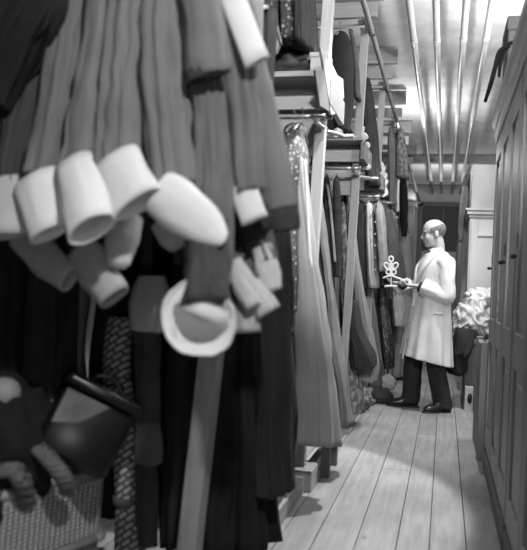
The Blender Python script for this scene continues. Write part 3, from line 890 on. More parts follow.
bm = bmesh.new()
zr = .44
rings = [bring(.02 + (zr - .02) * i / 10, .02 * (1 - i / 10)) for i in range(11)] + [bring(zr, .03)] + [bring(zr - (zr - .06) * i / 5, .03) for i in range(1, 6)]
loft(bm, rings, True, True)
fin('basket_body', bm, wicker(.6), bk)
bm = bmesh.new()
ring = bring(zr, .01)
for sft, rr_ in ((0, .016), (.025, .011)):
    pts = [p + Vector((0, 0, -sft)) for p in ring] + [ring[0] + Vector((0, 0, -sft))]
    tube(bm, pts, rr_, seg=10, ref=(0, 0, 1), fold=0)
fin('rim', bm, wood(.5, 'Y'), bk)
bm = bmesh.new()
ring = bring(.23, .0)
pts = ring + [ring[0]]
tube(bm, pts, .013, seg=10, ref=(0, 0, 1)); fin('band', bm, wood(.35, 'Y'), bk)

# patent black case
cs = thing('patent_case', 'glossy black patent leather hat case tilted on the basket', 'case', at(85, 475, Y=1.95))
mp = plain('patent_leather', .006, .3, 0, .2, 12, 0)
c = at(84, 428, Y=1.95)
RM = Matrix.Rotation(math.radians(18), 4, 'Y') @ Matrix.Rotation(math.radians(-24), 4, 'X') @ Matrix.Rotation(math.radians(28), 4, 'Z')
bm = bmesh.new(); box(bm, -.115, .115, -.09, .09, -.115, .085)
bmesh.ops.transform(bm, verts=bm.verts, matrix=Matrix.Translation(c) @ RM)
fin('case_body', bm, mp, cs, True, 0, .022)
bm = bmesh.new(); box(bm, -.12, .12, -.095, .095, .087, .125)
bmesh.ops.transform(bm, verts=bm.verts, matrix=Matrix.Translation(c) @ RM)
fin('lid', bm, mp, cs, True, 0, .015)
bm = bmesh.new()
tube(bm, [(-.05, 0, .12), (-.04, 0, .15), (0, 0, .165), (.04, 0, .15), (.05, 0, .12)], .007, seg=8, k=3)
bmesh.ops.transform(bm, verts=bm.verts, matrix=Matrix.Translation(c) @ RM)
fin('handle', bm, mp, cs)
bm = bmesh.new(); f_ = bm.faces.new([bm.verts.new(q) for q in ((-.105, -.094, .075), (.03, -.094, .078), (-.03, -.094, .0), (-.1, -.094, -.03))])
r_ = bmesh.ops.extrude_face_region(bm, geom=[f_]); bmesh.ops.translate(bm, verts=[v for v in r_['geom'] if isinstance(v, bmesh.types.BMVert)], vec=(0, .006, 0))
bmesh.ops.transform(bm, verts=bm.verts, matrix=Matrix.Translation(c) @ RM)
fin('highlight_plate', bm, plain('painted_highlight', .13, .25, 0, .5, 9), cs, False, 0, .002)  # pale plate stands in for the highlight on the glossy case

# braided ropes, white ball
def rope(label, pts, r, g):
    P = smoothpath([tuple(at(a, b, Y=y)) for a, b, y in pts], 10)
    bm = bmesh.new()
    n = len(P)
    for s in range(3):
        q = []
        for i, p in enumerate(P):
            a = i * .75 + s * 2 * PI / 3
            q.append(p + Vector((r * cos(a) * .7, r * sin(a) * .7, r * sin(a) * .35)))
        tube(bm, q, r * .72, seg=10, ref=(.3, 1, .2))
    return tag(fin('braided_rope', bm, fabric(g, .8, .3, 40)), label, 'rope', 'braided ropes on the basket')


rope('thick braided rope draped over the basket rim beside the patent case', [(20, 442, 1.8), (36, 446, 1.79), (50, 460, 1.78), (64, 478, 1.8), (68, 490, 1.86)], .018, .13)
rope('thick braided rope end lying at the left edge of the basket', [(-20, 468, 1.72), (0, 470, 1.72), (14, 470, 1.73), (22, 482, 1.74), (26, 505, 1.82)], .02, .12)
bm = bmesh.new(); p = at(4, 393, Y=1.8); sphere(bm, p, .047, (1, 1, .95), 24, 16)
bmesh.ops.translate(bm, verts=bm.verts, vec=(0, 0, 0))
o = tag(fin('white_ball', bm, fabric(.28, .6, .05)), 'pale round padded ball on the props at the left edge', 'ball')
bundle('black_cloth_heap', 'black cloth heap filling the basket under the ropes', 'cloth', (-1.38, 1.8, .3), .25, (1, 1.3, .6), blk2, 21)
bundle('black_cloth_heap', 'black velvet heap at the left edge under the pale ball', 'cloth', (p.x - .02, p.y + .06, .38), .15, (1.1, 1, 1.25), blk, 23)

# rug roll
rp = at(126, 560, Y=2.2)
t = thing('rug_roll', 'upright rolled rug with a lattice pattern behind the basket', 'rug', (rp.x, 2.2, 0))
p1 = at(121, 318, Y=2.28)
bm = bmesh.new()
tube(bm, [(rp.x + .01, 2.2, 0), (rp.x, 2.21, .35), (p1.x + .01, 2.25, .7), (p1.x, 2.28, p1.z)], [.052, .052, .048, .045], seg=28, fold=.04, nf=3, ref=(0, 1, 0), k=5)
fin('roll', bm, lattice(.55), t)
bm = bmesh.new(); tube(bm, [(rp.x, 2.207, .3), (rp.x, 2.209, .33)], .056, seg=28); fin('tie_cord', bm, fabric(.1), t)

# ------------------------------------------------------------------ wardrobes on the right
mw = wood(.32, 'Z', .5, .2); mwd = wood(.26, 'Z', .5, .2); mwt = wood(.42, 'Y', .5)


def wardrobe(label, y0, y1, zt=2.04):
    X0 = .272
    t = thing('wardrobe', label, 'wardrobe', (.55, (y0 + y1) / 2, 0), 'tall panelled wardrobes')
    fin('carcass', B((X0 + .02, .96, y0, y1, .1, zt)), mw, t, False, 0, .004)
    fin('plinth', B((X0 - .005, .94, y0 + .01, y1 - .01, 0, .11)), wood(.12, 'Y'), t, False, 0, .006)
    bm = bmesh.new()
    prof = [(X0 + .03, zt - .07), (X0 - .005, zt - .07), (X0 - .008, zt - .035), (X0 - .014, zt - .02), (X0 - .018, zt + .02), (X0 - .03, zt + .05), (X0 - .032, zt + .09), (.97, zt + .09), (.97, zt - .07)]
    a = [bm.verts.new((x, y0 - .03, z)) for x, z in prof]; b = [bm.verts.new((x, y1 + .03, z)) for x, z in prof]
    n = len(prof)
    for i in range(n):
        bm.faces.new((a[i], a[(i + 1) % n], b[(i + 1) % n], b[i]))
    bm.faces.new(a); bm.faces.new(list(reversed(b)))
    fin('cornice', bm, mwt, t, False)
    nd = 3 if y1 - y0 > 1.4 else 2
    w = (y1 - y0) / nd
    for k in range(nd):
        ya, yb = y0 + k * w + .006, y0 + (k + 1) * w - .006
        s = .085
        d = fin('door', B((X0, X0 + .02, ya, ya + s, .13, zt - .08), (X0, X0 + .02, yb - s, yb, .13, zt - .08), (X0, X0 + .02, ya + s, yb - s, .13, .25), (X0, X0 + .02, ya + s, yb - s, .76, .9), (X0, X0 + .02, ya + s, yb - s, zt - .2, zt - .08)), mwd, t, False, 0, .004)
        fin('upper_panel', B((X0 + .012, X0 + .021, ya + s, yb - s, .9, zt - .2), (X0 + .007, X0 + .02, ya + s + .05, yb - s - .05, .95, zt - .25)), mw, d, False, 0, .004)
        fin('lower_panel', B((X0 + .012, X0 + .021, ya + s, yb - s, .25, .76), (X0 + .007, X0 + .02, ya + s + .05, yb - s - .05, .3, .71)), mw, d, False, 0, .004)
        bm = bmesh.new(); yk = ya + .04 if k % 2 else yb - .04
        sphere(bm, (X0 - .016, yk, 1.2), .010, (1.1, 1, 1), 12, 8); tube(bm, [(X0 - .012, yk, 1.2), (X0 + .002, yk, 1.2)], .006, seg=8, ref=(0, 0, 1))
        fin('knob', bm, plain('dark_iron', .02, .4, .6), d)
        fin('lock_plate', B((X0 - .003, X0 + .001, yk - .014, yk + .012, 1.23, 1.29)), plain('dark_iron', .02, .4, .6), d, False, 0, .002)
    return t


wardrobe('tall panelled wardrobe farther along the aisle, ending beside the white cupboard', 3.1, 4.62)
wardrobe('tall panelled wardrobe nearest the camera at the right edge', 1.5, 3.06)
# on top of the wardrobe: a dark box with straps
t = thing('storage_box', 'dark box standing on the far wardrobe top', 'box', (.5, 4.35, 2.13))
fin('box_body', B((.285, .65, 4.2, 4.55, 2.13, 2.57)), plain('dark_card', .07, .7), t, False, 0, .006)
fin('box_lid', B((.277, .658, 4.192, 4.558, 2.52, 2.6)), plain('dark_card', .06, .7), t, False, 0, .006)


def strap(label, Y, pts, w):
    P = [at(a, b, Y=Y) for a, b in pts]
    bm = bmesh.new(); tube(bm, P, [w * .8, w, w, w, w * .7][:len(P)], .006, seg=10, ref=(0, 1, 0), k=5)
    return tag(fin('leather_scabbard', bm, fabric(.004, .95)), label, 'scabbard', 'curved black scabbards over the wardrobe edge')


strap('curved black scabbard hanging lowest over the wardrobe cornice', 4.175, ((510, 46), (500, 51), (495, 68), (491, 83), (485, 102)), .013)
strap('shorter curved black scabbard hanging nearer the box on the wardrobe', 4.185, ((516, 42), (508, 44), (503, 54), (500, 66), (499, 77)), .010)
tag(fin('pale_carton', B((.285, .6, 3.7, 4.1, 2.13, 2.3)), plain('pale_card', .4, .8), None, False, 0, .006), 'pale carton lying on the wardrobe top in front of the dark box', 'carton')

# boards standing beyond the wardrobe end
tag(fin('standing_panel', B((.24, .275, 4.75, 5.35, 0, .72), (.235, .28, 4.72, 4.78, 0, .74), (.235, .28, 5.32, 5.38, 0, .74)), wood(.16), None, False, 0, .004), 'low wooden panel standing at the end of the wardrobe', 'panel')
tag(fin('paper_stack', B((.285, .5, 4.8, 5.1, .0, .70), (.29, .48, 4.82, 5.09, .70, .735)), plain('paper', .5, .8), None, False, 0, .003), 'pale stack of papers just behind the low standing panel', 'papers')

# chest with dark coat and white heap
t = thing('wooden_chest', 'dark wooden chest under the white laundry heap', 'chest', (.45, 7.0, 0))
fin('chest_body', B((.2, .8, 6.72, 7.2, .04, .58)), wood(.06, 'Y'), t, False, 0, .01)
fin('lid', B((.18, .82, 6.7, 7.22, .58, .63)), wood(.08, 'Y'), t, False, 0, .01)
fin('base_moulding', B((.19, .81, 6.71, 7.21, 0, .08)), wood(.05, 'Y'), t, False, 0, .01)
def crumple(label, c, sx, sy, sz, seed, g, rz=0.0):
    """a wrung, folded white garment lying on the heap"""
    bm = bmesh.new()
    sphere(bm, Vector((0, 0, 0)), 1, (1, 1, 1), 72, 44)
    R = Matrix.Rotation(rz, 3, 'Y')
    for v in bm.verts:
        n0 = v.co.copy()
        q = n0 + .35 * noise.noise_vector(n0 * 1.7 + Vector((seed, 0, 0)))
        d = 1 + .35 * noise.noise(q * 1.5 + Vector((seed, 4, 0))) + .75 * (abs(noise.noise(Vector((q.x * 2.3, q.y * 2.3, q.z * 1.2)) + Vector((0, seed, 0)))) - .2) + .06 * noise.noise(q * 6 + Vector((0, 0, seed)))
        v.co = R @ Vector((n0.x * sx * d, n0.y * sy * d, n0.z * sz * d)) + Vector(c)
        v.co.z = max(v.co.z, .632)
    return tag(fin('white_garment', bm, fabric(g, .85, .2, 12)), label, 'garment', 'white garments heaped on the chest')


crumple('crumpled white garment at the left of the heap on the dark chest', (.17, 6.95, .76), .10, .16, .16, 3, .5, .5)
crumple('crumpled white garment in the middle of the heap on the dark chest', (.30, 6.93, .80), .12, .16, .18, 8, .58, -.3)
crumple('crumpled white garment tucked against the wardrobe edge on the dark chest', (.44, 6.95, .80), .12, .17, .19, 13, .52, .2)
crumple('white garment topmost on the heap, folded into a peak', (.33, 7.0, .98), .13, .14, .1, 19, .6, -.45)
rows = [(.72, .12, .26, .14), (.66, .09, .3, .2), (.5, .07, .27, .22), (.38, .08, .22, .2), (.28, .1, .19, .16)]
o = fin('dark_coat', garment_bm(rows, 6.86, .25, 7, 9.1, .03), fabric(.02, .85, .3, 9)); tag(o, 'dark coat spilling down the chest below the white heap', 'coat')
t = thing('pale_box', 'small pale upright box with a dark round hole by the chest', 'box', (.24, 6.62, 0))
fin('box_body', B((.21, .28, 6.58, 6.66, 0, .22)), plain('pale_card', .4, .8), t, False, 0, .004)
bm = bmesh.new(); tube(bm, [(.252, 6.582, .12), (.252, 6.574, .12)], .02, .045, seg=20, ref=(0, 0, 1)); fin('hole', bm, plain('black_hole', .01, .9), t)

# white cupboard with a white box on it
t = thing('white_cupboard', 'white painted cupboard with a cornice standing beyond the wardrobes', 'cupboard', (.6, 7.6, 0))
mwp = plain('white_paint', .45, .5, 0, .06, 4)
fin('carcass', B((.21, .99, 7.32, 7.9, 0, 1.78)), mwp, t, False, 0, .004)
fin('cornice', B((.2, 1.0, 7.30, 7.9, 1.78, 1.81), (.18, 1.01, 7.27, 7.9, 1.81, 1.845), (.165, 1.01, 7.25, 7.9, 1.845, 1.87)), mwp, t, False, 0, .006)
d = fin('door', B((.225, .29, 7.30, 7.32, .1, 1.75), (.53, .595, 7.30, 7.32, .1, 1.75), (.29, .53, 7.30, 7.32, 1.6, 1.75), (.29, .53, 7.30, 7.32, .1, .25)), mwp, t, False, 0, .003)
d = fin('door', B((.605, .67, 7.30, 7.32, .1, 1.75), (.92, .98, 7.30, 7.32, .1, 1.75), (.67, .92, 7.30, 7.32, 1.6, 1.75), (.67, .92, 7.30, 7.32, .1, .25)), mwp, t, False, 0, .003)
tag(fin('white_crate', B((.215, .9, 7.3, 7.85, 1.87, 2.3)), plain('white_board', .5, .6, 0, .05, 3), None, False, 0, .006), 'plain white box sitting on top of the white cupboard', 'box')
# long row of brown cupboards beyond
yy = 7.95
for k, lab in enumerate(('nearest brown cupboard past the white cupboard, rough boards', 'middle brown cupboard past the white cupboard', 'farthest brown cupboard before the end wall')):
    t = thing('board_cupboard', lab, 'cupboard', (.5, yy + .9, 0), 'brown cupboards past the white one')
    fin('carcass', B((.19, .98, yy, yy + 1.75, 0, 1.95 - .03 * k)), wood(.28, 'Z'), t, False, 0, .006)
    fin('door', B((.172, .19, yy + .03, yy + .86, .08, 1.86), (.166, .19, yy + .1, yy + .16, .08, 1.86), (.166, .19, yy + .7, yy + .76, .08, 1.86)), wood(.32, 'Z'), t, False, 0, .004)
    fin('door', B((.172, .19, yy + .89, yy + 1.72, .08, 1.86), (.166, .19, yy + .96, yy + 1.02, .08, 1.86), (.166, .19, yy + 1.58, yy + 1.64, .08, 1.86)), wood(.3, 'Z'), t, False, 0, .004)
    yy += 1.78
bundle('cloth_pile', 'dark cloth pile on the nearest brown cupboard, touching the pipes', 'cloth', (.3, 8.35, 1.95), .2, (.7, 1.6, 1.2), fabric(.1, .9), 31)
hangc = garment_bm([(2.2, .14, .22, .1), (2.05, .13, .23, .2), (1.85, .12, .19, .25), (1.6, .125, .17, .2)], 8.2, .15, 5, 4.4)
tag(fin('draped_cloth', hangc, fabric(.4, .9, .2)), 'pale grey cloth draped over the corner of the nearest brown cupboard', 'cloth')
# far left wardrobe with round hat on top
t = thing('grey_wardrobe', 'narrow grey wardrobe at the end of the aisle, left of the doorway', 'wardrobe', (-.85, 14.0, 0))
fin('carcass', B((-1.25, -.62, 13.8, 14.4, 0, 2.62)), wood(.12), t, False, 0, .006)
fin('door', B((-1.2, -.94, 13.78, 13.8, .1, 2.5), (-.93, -.66, 13.78, 13.8, .1, 2.5)), wood(.17), t, False, 0, .006)
fin('cornice', B((-1.3, -.58, 13.75, 14.42, 2.62, 2.7)), wood(.2, 'X'), t, False, 0, .01)
t = thing('round_hat', 'pale domed hat with a dark brim on the grey wardrobe', 'hat', (-.85, 14.0, 2.7))
hx = -.8
bm = bmesh.new(); tube(bm, [(hx, 14, 2.72), (hx, 14, 2.8), (hx, 14, 2.9), (hx, 14, 2.97), (hx, 14, 2.99)], [.2, .2, .17, .09, .01], seg=24, ref=(0, 1, 0), k=3); fin('crown', bm, fabric(.5, .8), t)
bm = bmesh.new(); tube(bm, [(hx, 14, 2.70), (hx, 14, 2.715), (hx, 14, 2.72)], [.3, .3, .2], seg=28, ref=(0, 1, 0)); fin('brim', bm, fabric(.06, .8), t)

# ------------------------------------------------------------------ the man
MX, MY = -.10, 6.55
ANG = math.radians(202)
CA, SA = cos(ANG), sin(ANG)


def W(f, l, z):
    """forward, left, up of the man -> place"""
    return Vector((MX + f * CA - l * SA, MY + f * SA + l * CA, z))


man = thing('person', 'balding man in a white coat and dark trousers studying a wire ornament', 'person', (MX, MY, 0))
mskin = plain('skin', .40, .5, 0, .06, 20)
fwd = Vector((CA, SA, 0)); lef = Vector((-SA, CA, 0))
HA = math.radians(194)
hf = Vector((cos(HA), sin(HA), 0)); hl = Vector((-sin(HA), cos(HA), 0))
HC = W(.02, 0, 1.555)
tilt = math.radians(9)
hfd = hf * cos(tilt) - Vector((0, 0, 1)) * sin(tilt); hu = Vector((0, 0, 1)) * cos(tilt) + hf * sin(tilt)


def H(f, l, u):
    return HC + hfd * f + hl * l + hu * u


HR = Matrix((hfd, hl, hu)).transposed()
bm = bmesh.new()
sphere(bm, H(-.012, 0, .035), 1, (.100, .077, .088), 32, 20, HR)          # cranium
sphere(bm, H(.028, 0, -.03), 1, (.066, .062, .088), 28, 18, HR)           # face
sphere(bm, H(.052, 0, -.092), 1, (.034, .036, .026), 20, 12, HR)          # chin
sphere(bm, H(.02, 0, -.08), 1, (.06, .053, .04), 20, 12, HR)              # jaw
sphere(bm, H(.075, 0, .022), 1, (.02, .05, .014), 16, 10, HR)             # brow
tube(bm, [H(.082, 0, .012), H(.094, 0, -.012), H(.104, 0, -.028), H(.086, 0, -.04)], [.009, .012, .014, .008], seg=12, ref=tuple(hl), k=4)   # nose
sphere(bm, H(.088, 0, -.058), 1, (.010, .022, .006), 12, 8, HR)
sphere(bm, H(.085, 0, -.068), 1, (.010, .02, .006), 12, 8, HR)
for s in (-1, 1):
    sphere(bm, H(.06, .038 * s, -.03), 1, (.025, .02, .025), 12, 8, HR)    # cheeks
    sphere(bm, H(-.012, .077 * s, -.012), 1, (.020, .009, .032), 14, 10, HR)   # ears
neck0 = W(-.03, 0, 1.36)
tube(bm, [neck0, H(-.03, 0, -.11), H(-.022, 0, -.04)], [.062, .056, .056], seg=20, ref=(0, 1, 0), k=3)
# torso, arms, legs: one continuous figure
for zz in (0,):
    tube(bm, [W(-.01, 0, .8), W(0, 0, .95), W(.0, 0, 1.1), W(0, 0, 1.25), W(-.02, 0, 1.36)], [.15, .15, .14, .155, .07], [.11, .11, .105, .11, .06], seg=24, ref=tuple(fwd), k=4)
LS, LE, LW_ = W(-.03, .165, 1.285), W(-.04, .235, 1.0), W(.185, .12, 1.085)
RS, RE, RW_ = W(-.02, -.165, 1.285), W(.06, -.22, 1.03), W(.26, -.09, 1.10)
for S, E, Wr in ((LS, LE, LW_), (RS, RE, RW_)):
    tube(bm, [S, E], [.052, .043], seg=14); tube(bm, [E, Wr], [.043, .028], seg=14)
    sphere(bm, S, .055); sphere(bm, E, .043)
LK, RK = W(.0, .11, .48), W(.11, -.09, .48)
LA, RA = W(-.085, .125, .09), W(.13, -.09, .09)
for l, K, A in ((.09, LK, LA), (-.09, RK, RA)):
    tube(bm, [W(0, l, .88), K, A], [.08, .055, .037], seg=16, k=4)


def hand(bm, Wr, d, side, palm_up, r=.0085):
    """palm with four fingers and a thumb; d: pointing direction, side: towards the thumb, palm_up: palm normal"""
    d = d.normalized(); n = palm_up.normalized(); s = side - d * side.dot(d); s.normalize(); n = d.cross(s) if d.cross(s).dot(n) > 0 else -d.cross(s)
    tube(bm, [Wr - d * .01, Wr + d * .03, Wr + d * .075, Wr + d * .095], [.026, .036, .041, .038], [.02, .016, .014, .011], seg=16, ref=tuple(n), k=3)
    for i, (o, L) in enumerate(((.031, .07), (.0105, .08), (-.0105, .075), (-.031, .058))):
        b = Wr + d * (.088 - .004 * abs(i - 1)) + s * o
        c = .18 + .07 * i
        p1 = b + (d * cos(c) + n * sin(c)) * L * .42
        p2 = p1 + (d * cos(c * 2.6) + n * sin(c * 2.6)) * L * .33
        p3 = p2 + (d * cos(c * 4.0) + n * sin(c * 4.0)) * L * .25
        tube(bm, [b - d * .015, b, p1, p2, p3], [r, r * 1.05, r, r * .95, r * .7], seg=10, ref=tuple(n), k=2)
    tb = Wr + d * .025 + s * .028
    tube(bm, [tb - s * .012, tb, tb + (d * .6 + s * .8) * .035, tb + (d * .6 + s * .8) * .035 + (d * .8 + s * .3 + n * .5).normalized() * .032], [.012, .012, .0105, .008], seg=10, ref=tuple(n), k=3)


Z = Vector((0, 0, 1))
hand(bm, LW_, fwd * .9 - lef * .35 + Z * .03, -lef, Z)
hand(bm, RW_, fwd * .95 + lef * .1 + Z * .05, lef, Z)
fin('body', remeshed(bm, .0042, 2), mskin, man)
# eyes, brows, hair
for s in (-1, 1):
    bm = bmesh.new(); sphere(bm, H(.0765, .031 * s, -.004), 1, (.012, .014, .008), 14, 10, HR); fin('eye', bm, plain('eye_dark', .05, .25), man)
    bm = bmesh.new(); tube(bm, [H(.088, .012 * s, .022), H(.09, .03 * s, .027), H(.076, .05 * s, .02)], .004, seg=8, k=3); fin('eyebrow', bm, fabric(.1), man)
bm = bmesh.new()
u_, v_ = 44, 22
hv = {}
for j in range(v_ + 1):
    el = -.75 + 1.25 * j / v_
    for i in range(u_ + 1):
        el = 0
        az = math.radians(62) + (2 * PI - 2 * math.radians(62)) * i / u_
        sb = sin(az / 2) ** 2
        top, low = -.05 + .6 * sb, -.1 - .72 * sb
        e = low + (top - low) * j / v_
        rr_ = 1.045 + .025 * noise.noise(Vector((az * 9, e * 14, 0)))
        x_, y_, z_ = .100 * cos(e) * cos(az) * rr_, .077 * cos(e) * sin(az) * rr_, .088 * sin(e) * rr_
        hv[i, j] = bm.verts.new(H(-.012 + x_, y_, .035 + z_))
for j in range(v_):
    for i in range(u_):
        bm.faces.new((hv[i, j], hv[i + 1, j], hv[i + 1, j + 1], hv[i, j + 1]))
bmesh.ops.remove_doubles(bm, verts=bm.verts, dist=.0002)
fin('hair', bm, fabric(.15, .7, .4, 60), man, True, .004)
# shirt collar, bow tie
bm = bmesh.new(); tube(bm, [W(-.025, 0, 1.35), W(-.015, 0, 1.395), W(-.012, 0, 1.425)], [.085, .074, .068], [.072, .066, .064], seg=26, ref=tuple(fwd), cap0=False, cap1=False); fin('shirt_collar', bm, fabric(.78, .7, .04), man, True, .004)
bm = bmesh.new()
for s in (-1, 1):
    tube(bm, [W(.07, 0, 1.385), W(.072, .02 * s, 1.387), W(.062, .05 * s, 1.388), W(.06, .052 * s, 1.388)], [.007, .012, .02, .016], [.006, .007, .009, .006], seg=12, ref=tuple(fwd), k=3)
sphere(bm, W(.075, 0, 1.385), .011)
fin('bow_tie', bm, fabric(.12, .7), man)
# coat
bm = bmesh.new()
cr = [(1.40, -.02, .072, .085), (1.375, -.02, .10, .135), (1.335, -.018, .118, .172), (1.26, -.005, .142, .215), (1.1, .012, .152, .208), (.95, .015, .165, .212), (.75, .02, .19, .228), (.55, .025, .212, .242), (.43, .028, .225, .25)]
cr = smoothpath([tuple(c) for c in cr], 6)
rings = []
for z, cf, rf, rl in cr:
    s = max(0, (1.25 - z) / .8)
    ring = []
    for j in range(96):
        th = 2 * PI * j / 96
        fo = 1 + .055 * s * (sin(9 * th + .8 * sin(3 * s)) * .7 + .5 * sin(14 * th + 2 + s)) + .02 * sin(6 * th + z * 9)
        zz = z + (.045 * cos(th) * s) - .01 * s * sin(th)
        ring.append(W(cf + rf * cos(th) * fo, rl * sin(th) * fo, zz))
    rings.append(ring)
loft(bm, rings)
def coat_sleeve(S, E, Wr, sd):
    e2 = E + (Wr - E) * .86
    path = [S + (S - W(0, 0, S.z)) * -.15 + Z * .0, S, S + (E - S) * .5, E + (S - E) * .06, E + (Wr - E) * .12, E + (Wr - E) * .5, e2]
    rad = [.075, .083, .074, .07, .068, .066, .064]
    tube(bm, path, rad, seg=28, fold=.1, nf=4, seed=sd, wob=.008, k=6, ref=tuple(lef))
coat_sleeve(LS, LE, LW_, 1.0); coat_sleeve(RS, RE, RW_, 2.0)
coat = fin('white_coat', remeshed(bm, .008, 2), fabric(.66, .85, .08, 8), man)
# lapels, front edge, pocket
def on_coat(z, th, out=1.02):
    for a, b in zip(cr, cr[1:]):
        if a[0] >= z >= b[0]:
            k = (a[0] - z) / (a[0] - b[0])
            c = a + (b - a) * k if hasattr(a, '__add__') else a
            return W(c[1] + c[2] * cos(th) * out, c[3] * sin(th) * out, z)
    return W(0, 0, z)
for s in (-1, 1):
    bm = bmesh.new()
    P = [on_coat(z, s * th, 1.0) + fwd * .006 for z, th in ((1.385, 1.25), (1.33, .75), (1.25, .42), (1.16, .16), (1.10, .05))]
    tube(bm, P, [.018, .032, .036, .024, .008], .007, seg=14, ref=tuple(fwd), k=5)
    fin('lapel', bm, fabric(.72, .85, .05, 8), coat)
bm = bmesh.new()
P = [on_coat(z, .05, 1.03) for z in (1.1, .95, .8, .65, .5, .44)]
tube(bm, P, .006, .005, seg=8, k=4, ref=tuple(fwd)); fin('front_edge', bm, fabric(.62, .85, .05, 8), coat)
for q in range(4):
    bm = bmesh.new(); sphere(bm, on_coat(1.04 - q * .14, .16, 1.035), .010, (1, 1, 1), 10, 6); fin('button', bm, plain('horn', .3, .4), coat)
bm = bmesh.new()
P = [on_coat(.86, a, 1.04) for a in (1.3, 1.45, 1.6, 1.75)]
tube(bm, P, .014, .006, seg=8, k=3, ref=(0, 1, 0)); fin('pocket_flap', bm, fabric(.68, .85, .05, 8), coat)
# dark cuff showing at the wrists
for E, Wr in ((LE, LW_), (RE, RW_)):
    bm = bmesh.new(); tube(bm, [E + (Wr - E) * .8, E + (Wr - E) * .97], [.046, .043], seg=20, cap1=True); fin('jacket_cuff', bm, fabric(.035, .85), man)
# trousers
bm = bmesh.new()
for l, K, A in ((.095, LK, LA), (-.095, RK, RA)):
    A2 = Vector((A.x, A.y, .045))
    tube(bm, [W(0, l * .9, .95), W(.01, l, .75), K, K + (A2 - K) * .5, A2 + Z * .03, A2], [.11, .1, .078, .072, .07, .072], [.11, .1, .082, .078, .08, .084], seg=28, fold=.05, nf=4, seed=l * 40, wob=.008, k=6, ref=tuple(fwd))
tube(bm, [W(0, 0, .82), W(0, 0, 1.0)], .14, .115, seg=24, ref=tuple(fwd))
fin('trousers', remeshed(bm, .009, 2), fabric(.022, .9, .3, 10), man)


def man_shoe(A, ang):
    d = Vector((cos(ang), sin(ang), 0))
    o = Vector((A.x, A.y, 0))
    bm = bmesh.new()
    tube(bm, [o - d * .07 + Z * .05, o - d * .04 + Z * .055, o + d * .03 + Z * .06, o + d * .10 + Z * .045, o + d * .17 + Z * .036, o + d * .205 + Z * .03], [.02, .038, .042, .048, .04, .014], [.03, .05, .055, .036, .026, .012], seg=18, ref=(0, 0, 1), k=4)
    sh = fin('shoe', bm, plain('black_shoe', .018, .3), man)
    bm = bmesh.new()
    tube(bm, [o - d * .078 + Z * .009, o - d * .05 + Z * .009, o + d * .02 + Z * .009, o + d * .1 + Z * .009, o + d * .18 + Z * .009, o + d * .215 + Z * .009], [.025, .04, .042, .05, .042, .014], .009, seg=16, ref=(0, 0, 1), k=3)
    fin('sole', bm, plain('sole_leather', .02, .6), sh)


man_shoe(LA, math.radians(222)); man_shoe(RA, math.radians(188))

# wire ornament held in his hand
orn = thing('wire_ornament', 'pale trefoil wire ornament with curling arms held up by the man', 'ornament', at(391, 280, Y=6.44))
morn = plain('white_wire', .75, .4, 0, .05)
YO = 6.44


def wire(name, pts, r=.0075, closed=False, k=5):
    P = [at(a, b, Y=YO) for a, b in pts]
    if closed:
        P = P + [P[0]]
    bm = bmesh.new(); tube(bm, P, r, seg=8, k=k); fin(name, bm, morn, orn)


def loop(cx, cy, rx, ry, a=0):
    return [(cx + rx * cos(t) * cos(a) - ry * sin(t) * sin(a), cy + rx * cos(t) * sin(a) + ry * sin(t) * cos(a)) for t in [2 * PI * i / 14 for i in range(14)]]


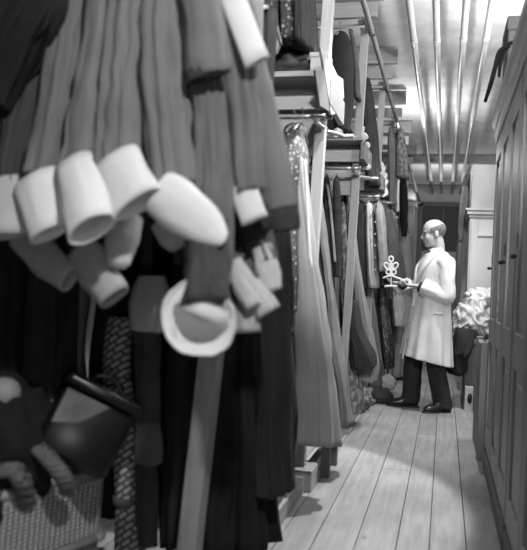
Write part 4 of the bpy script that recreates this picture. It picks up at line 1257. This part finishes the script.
wire('top_loop', loop(391, 259, 2.2, 2.6), closed=True, k=2)
wire('side_loop', loop(387.2, 266, 2.4, 3.8, -.75), closed=True, k=2)
wire('side_loop', loop(394.8, 266, 2.4, 3.8, .75), closed=True, k=2)
wire('centre_loop', loop(391, 267, 2.0, 3.6), closed=True, k=2)
wire('lower_loop', loop(388.3, 272, 2.2, 2.4), closed=True, k=2)
wire('lower_loop', loop(393.7, 272, 2.2, 2.4), closed=True, k=2)
wire('stem', ((391, 261), (391, 268), (391, 276)), .007)
wire('base_arm', ((383, 278), (387, 276.5), (391, 275.5), (395, 277), (399, 278.5), (405, 281)), .009)
wire('cross_bar', ((384.5, 286.5), (390, 286), (397, 286.5)), .009)
wire('stem', ((391, 276), (391, 286)), .005)

# ------------------------------------------------------------------ lights
def lamp(name, kind, loc, energy, **kw):
    L = bpy.data.lights.new(name, kind); L.energy = energy
    for k, v in kw.items():
        setattr(L, k, v)
    o = bpy.data.objects.new(name, L); COL.objects.link(o); o.location = loc
    return o


def aim(o, p):
    o.rotation_euler = (Vector(p) - o.location).to_track_quat('-Z', 'Y').to_euler()


o = lamp('aisle_lamp', 'SPOT', (.24, 4.2, 3.08), 430, shadow_soft_size=.05, spot_size=math.radians(51), spot_blend=.15)
aim(o, (-1.25, 3.5, .1))
o = lamp('aisle_lamp', 'SPOT', (.2, 5.9, 3.08), 190, shadow_soft_size=.05, spot_size=math.radians(88), spot_blend=.5)
aim(o, (-.1, 6.4, 0))
lamp('wardrobe_lamp', 'POINT', (.66, 2.6, 2.6), 110, shadow_soft_size=.06)
lamp('wardrobe_lamp', 'POINT', (.6, 5.6, 2.6), 48, shadow_soft_size=.06)
lamp('far_lamp', 'POINT', (-.45, 9.0, 2.6), 42, shadow_soft_size=.08)
lamp('far_lamp', 'POINT', (-.1, 13.6, 2.5), 25, shadow_soft_size=.08)
o = lamp('flood_lamp', 'SPOT', (.25, .2, 2.5), 160, shadow_soft_size=.06, spot_size=math.radians(66), spot_blend=.6)
aim(o, at(205, 160, Y=1.7))
lamp('added_fill_light', 'POINT', (-.3, .6, .8), 6, shadow_soft_size=.1)  # added fill to brighten the basket corner, no fixture stands here
o = lamp('flash_lamp', 'SPOT', (.15, .5, 2.95), 420, shadow_soft_size=.06, spot_size=math.radians(46), spot_blend=.35)
aim(o, (-.45, 5.0, 1.75))
w = bpy.data.worlds.new('world'); SC.world = w; w.use_nodes = True
w.node_tree.nodes['Background'].inputs[0].default_value = (1, 1, 1, 1)
w.node_tree.nodes['Background'].inputs[1].default_value = .06
SC.view_settings.view_transform = 'Standard'
SC.view_settings.look = 'None'
SC.view_settings.exposure = 0
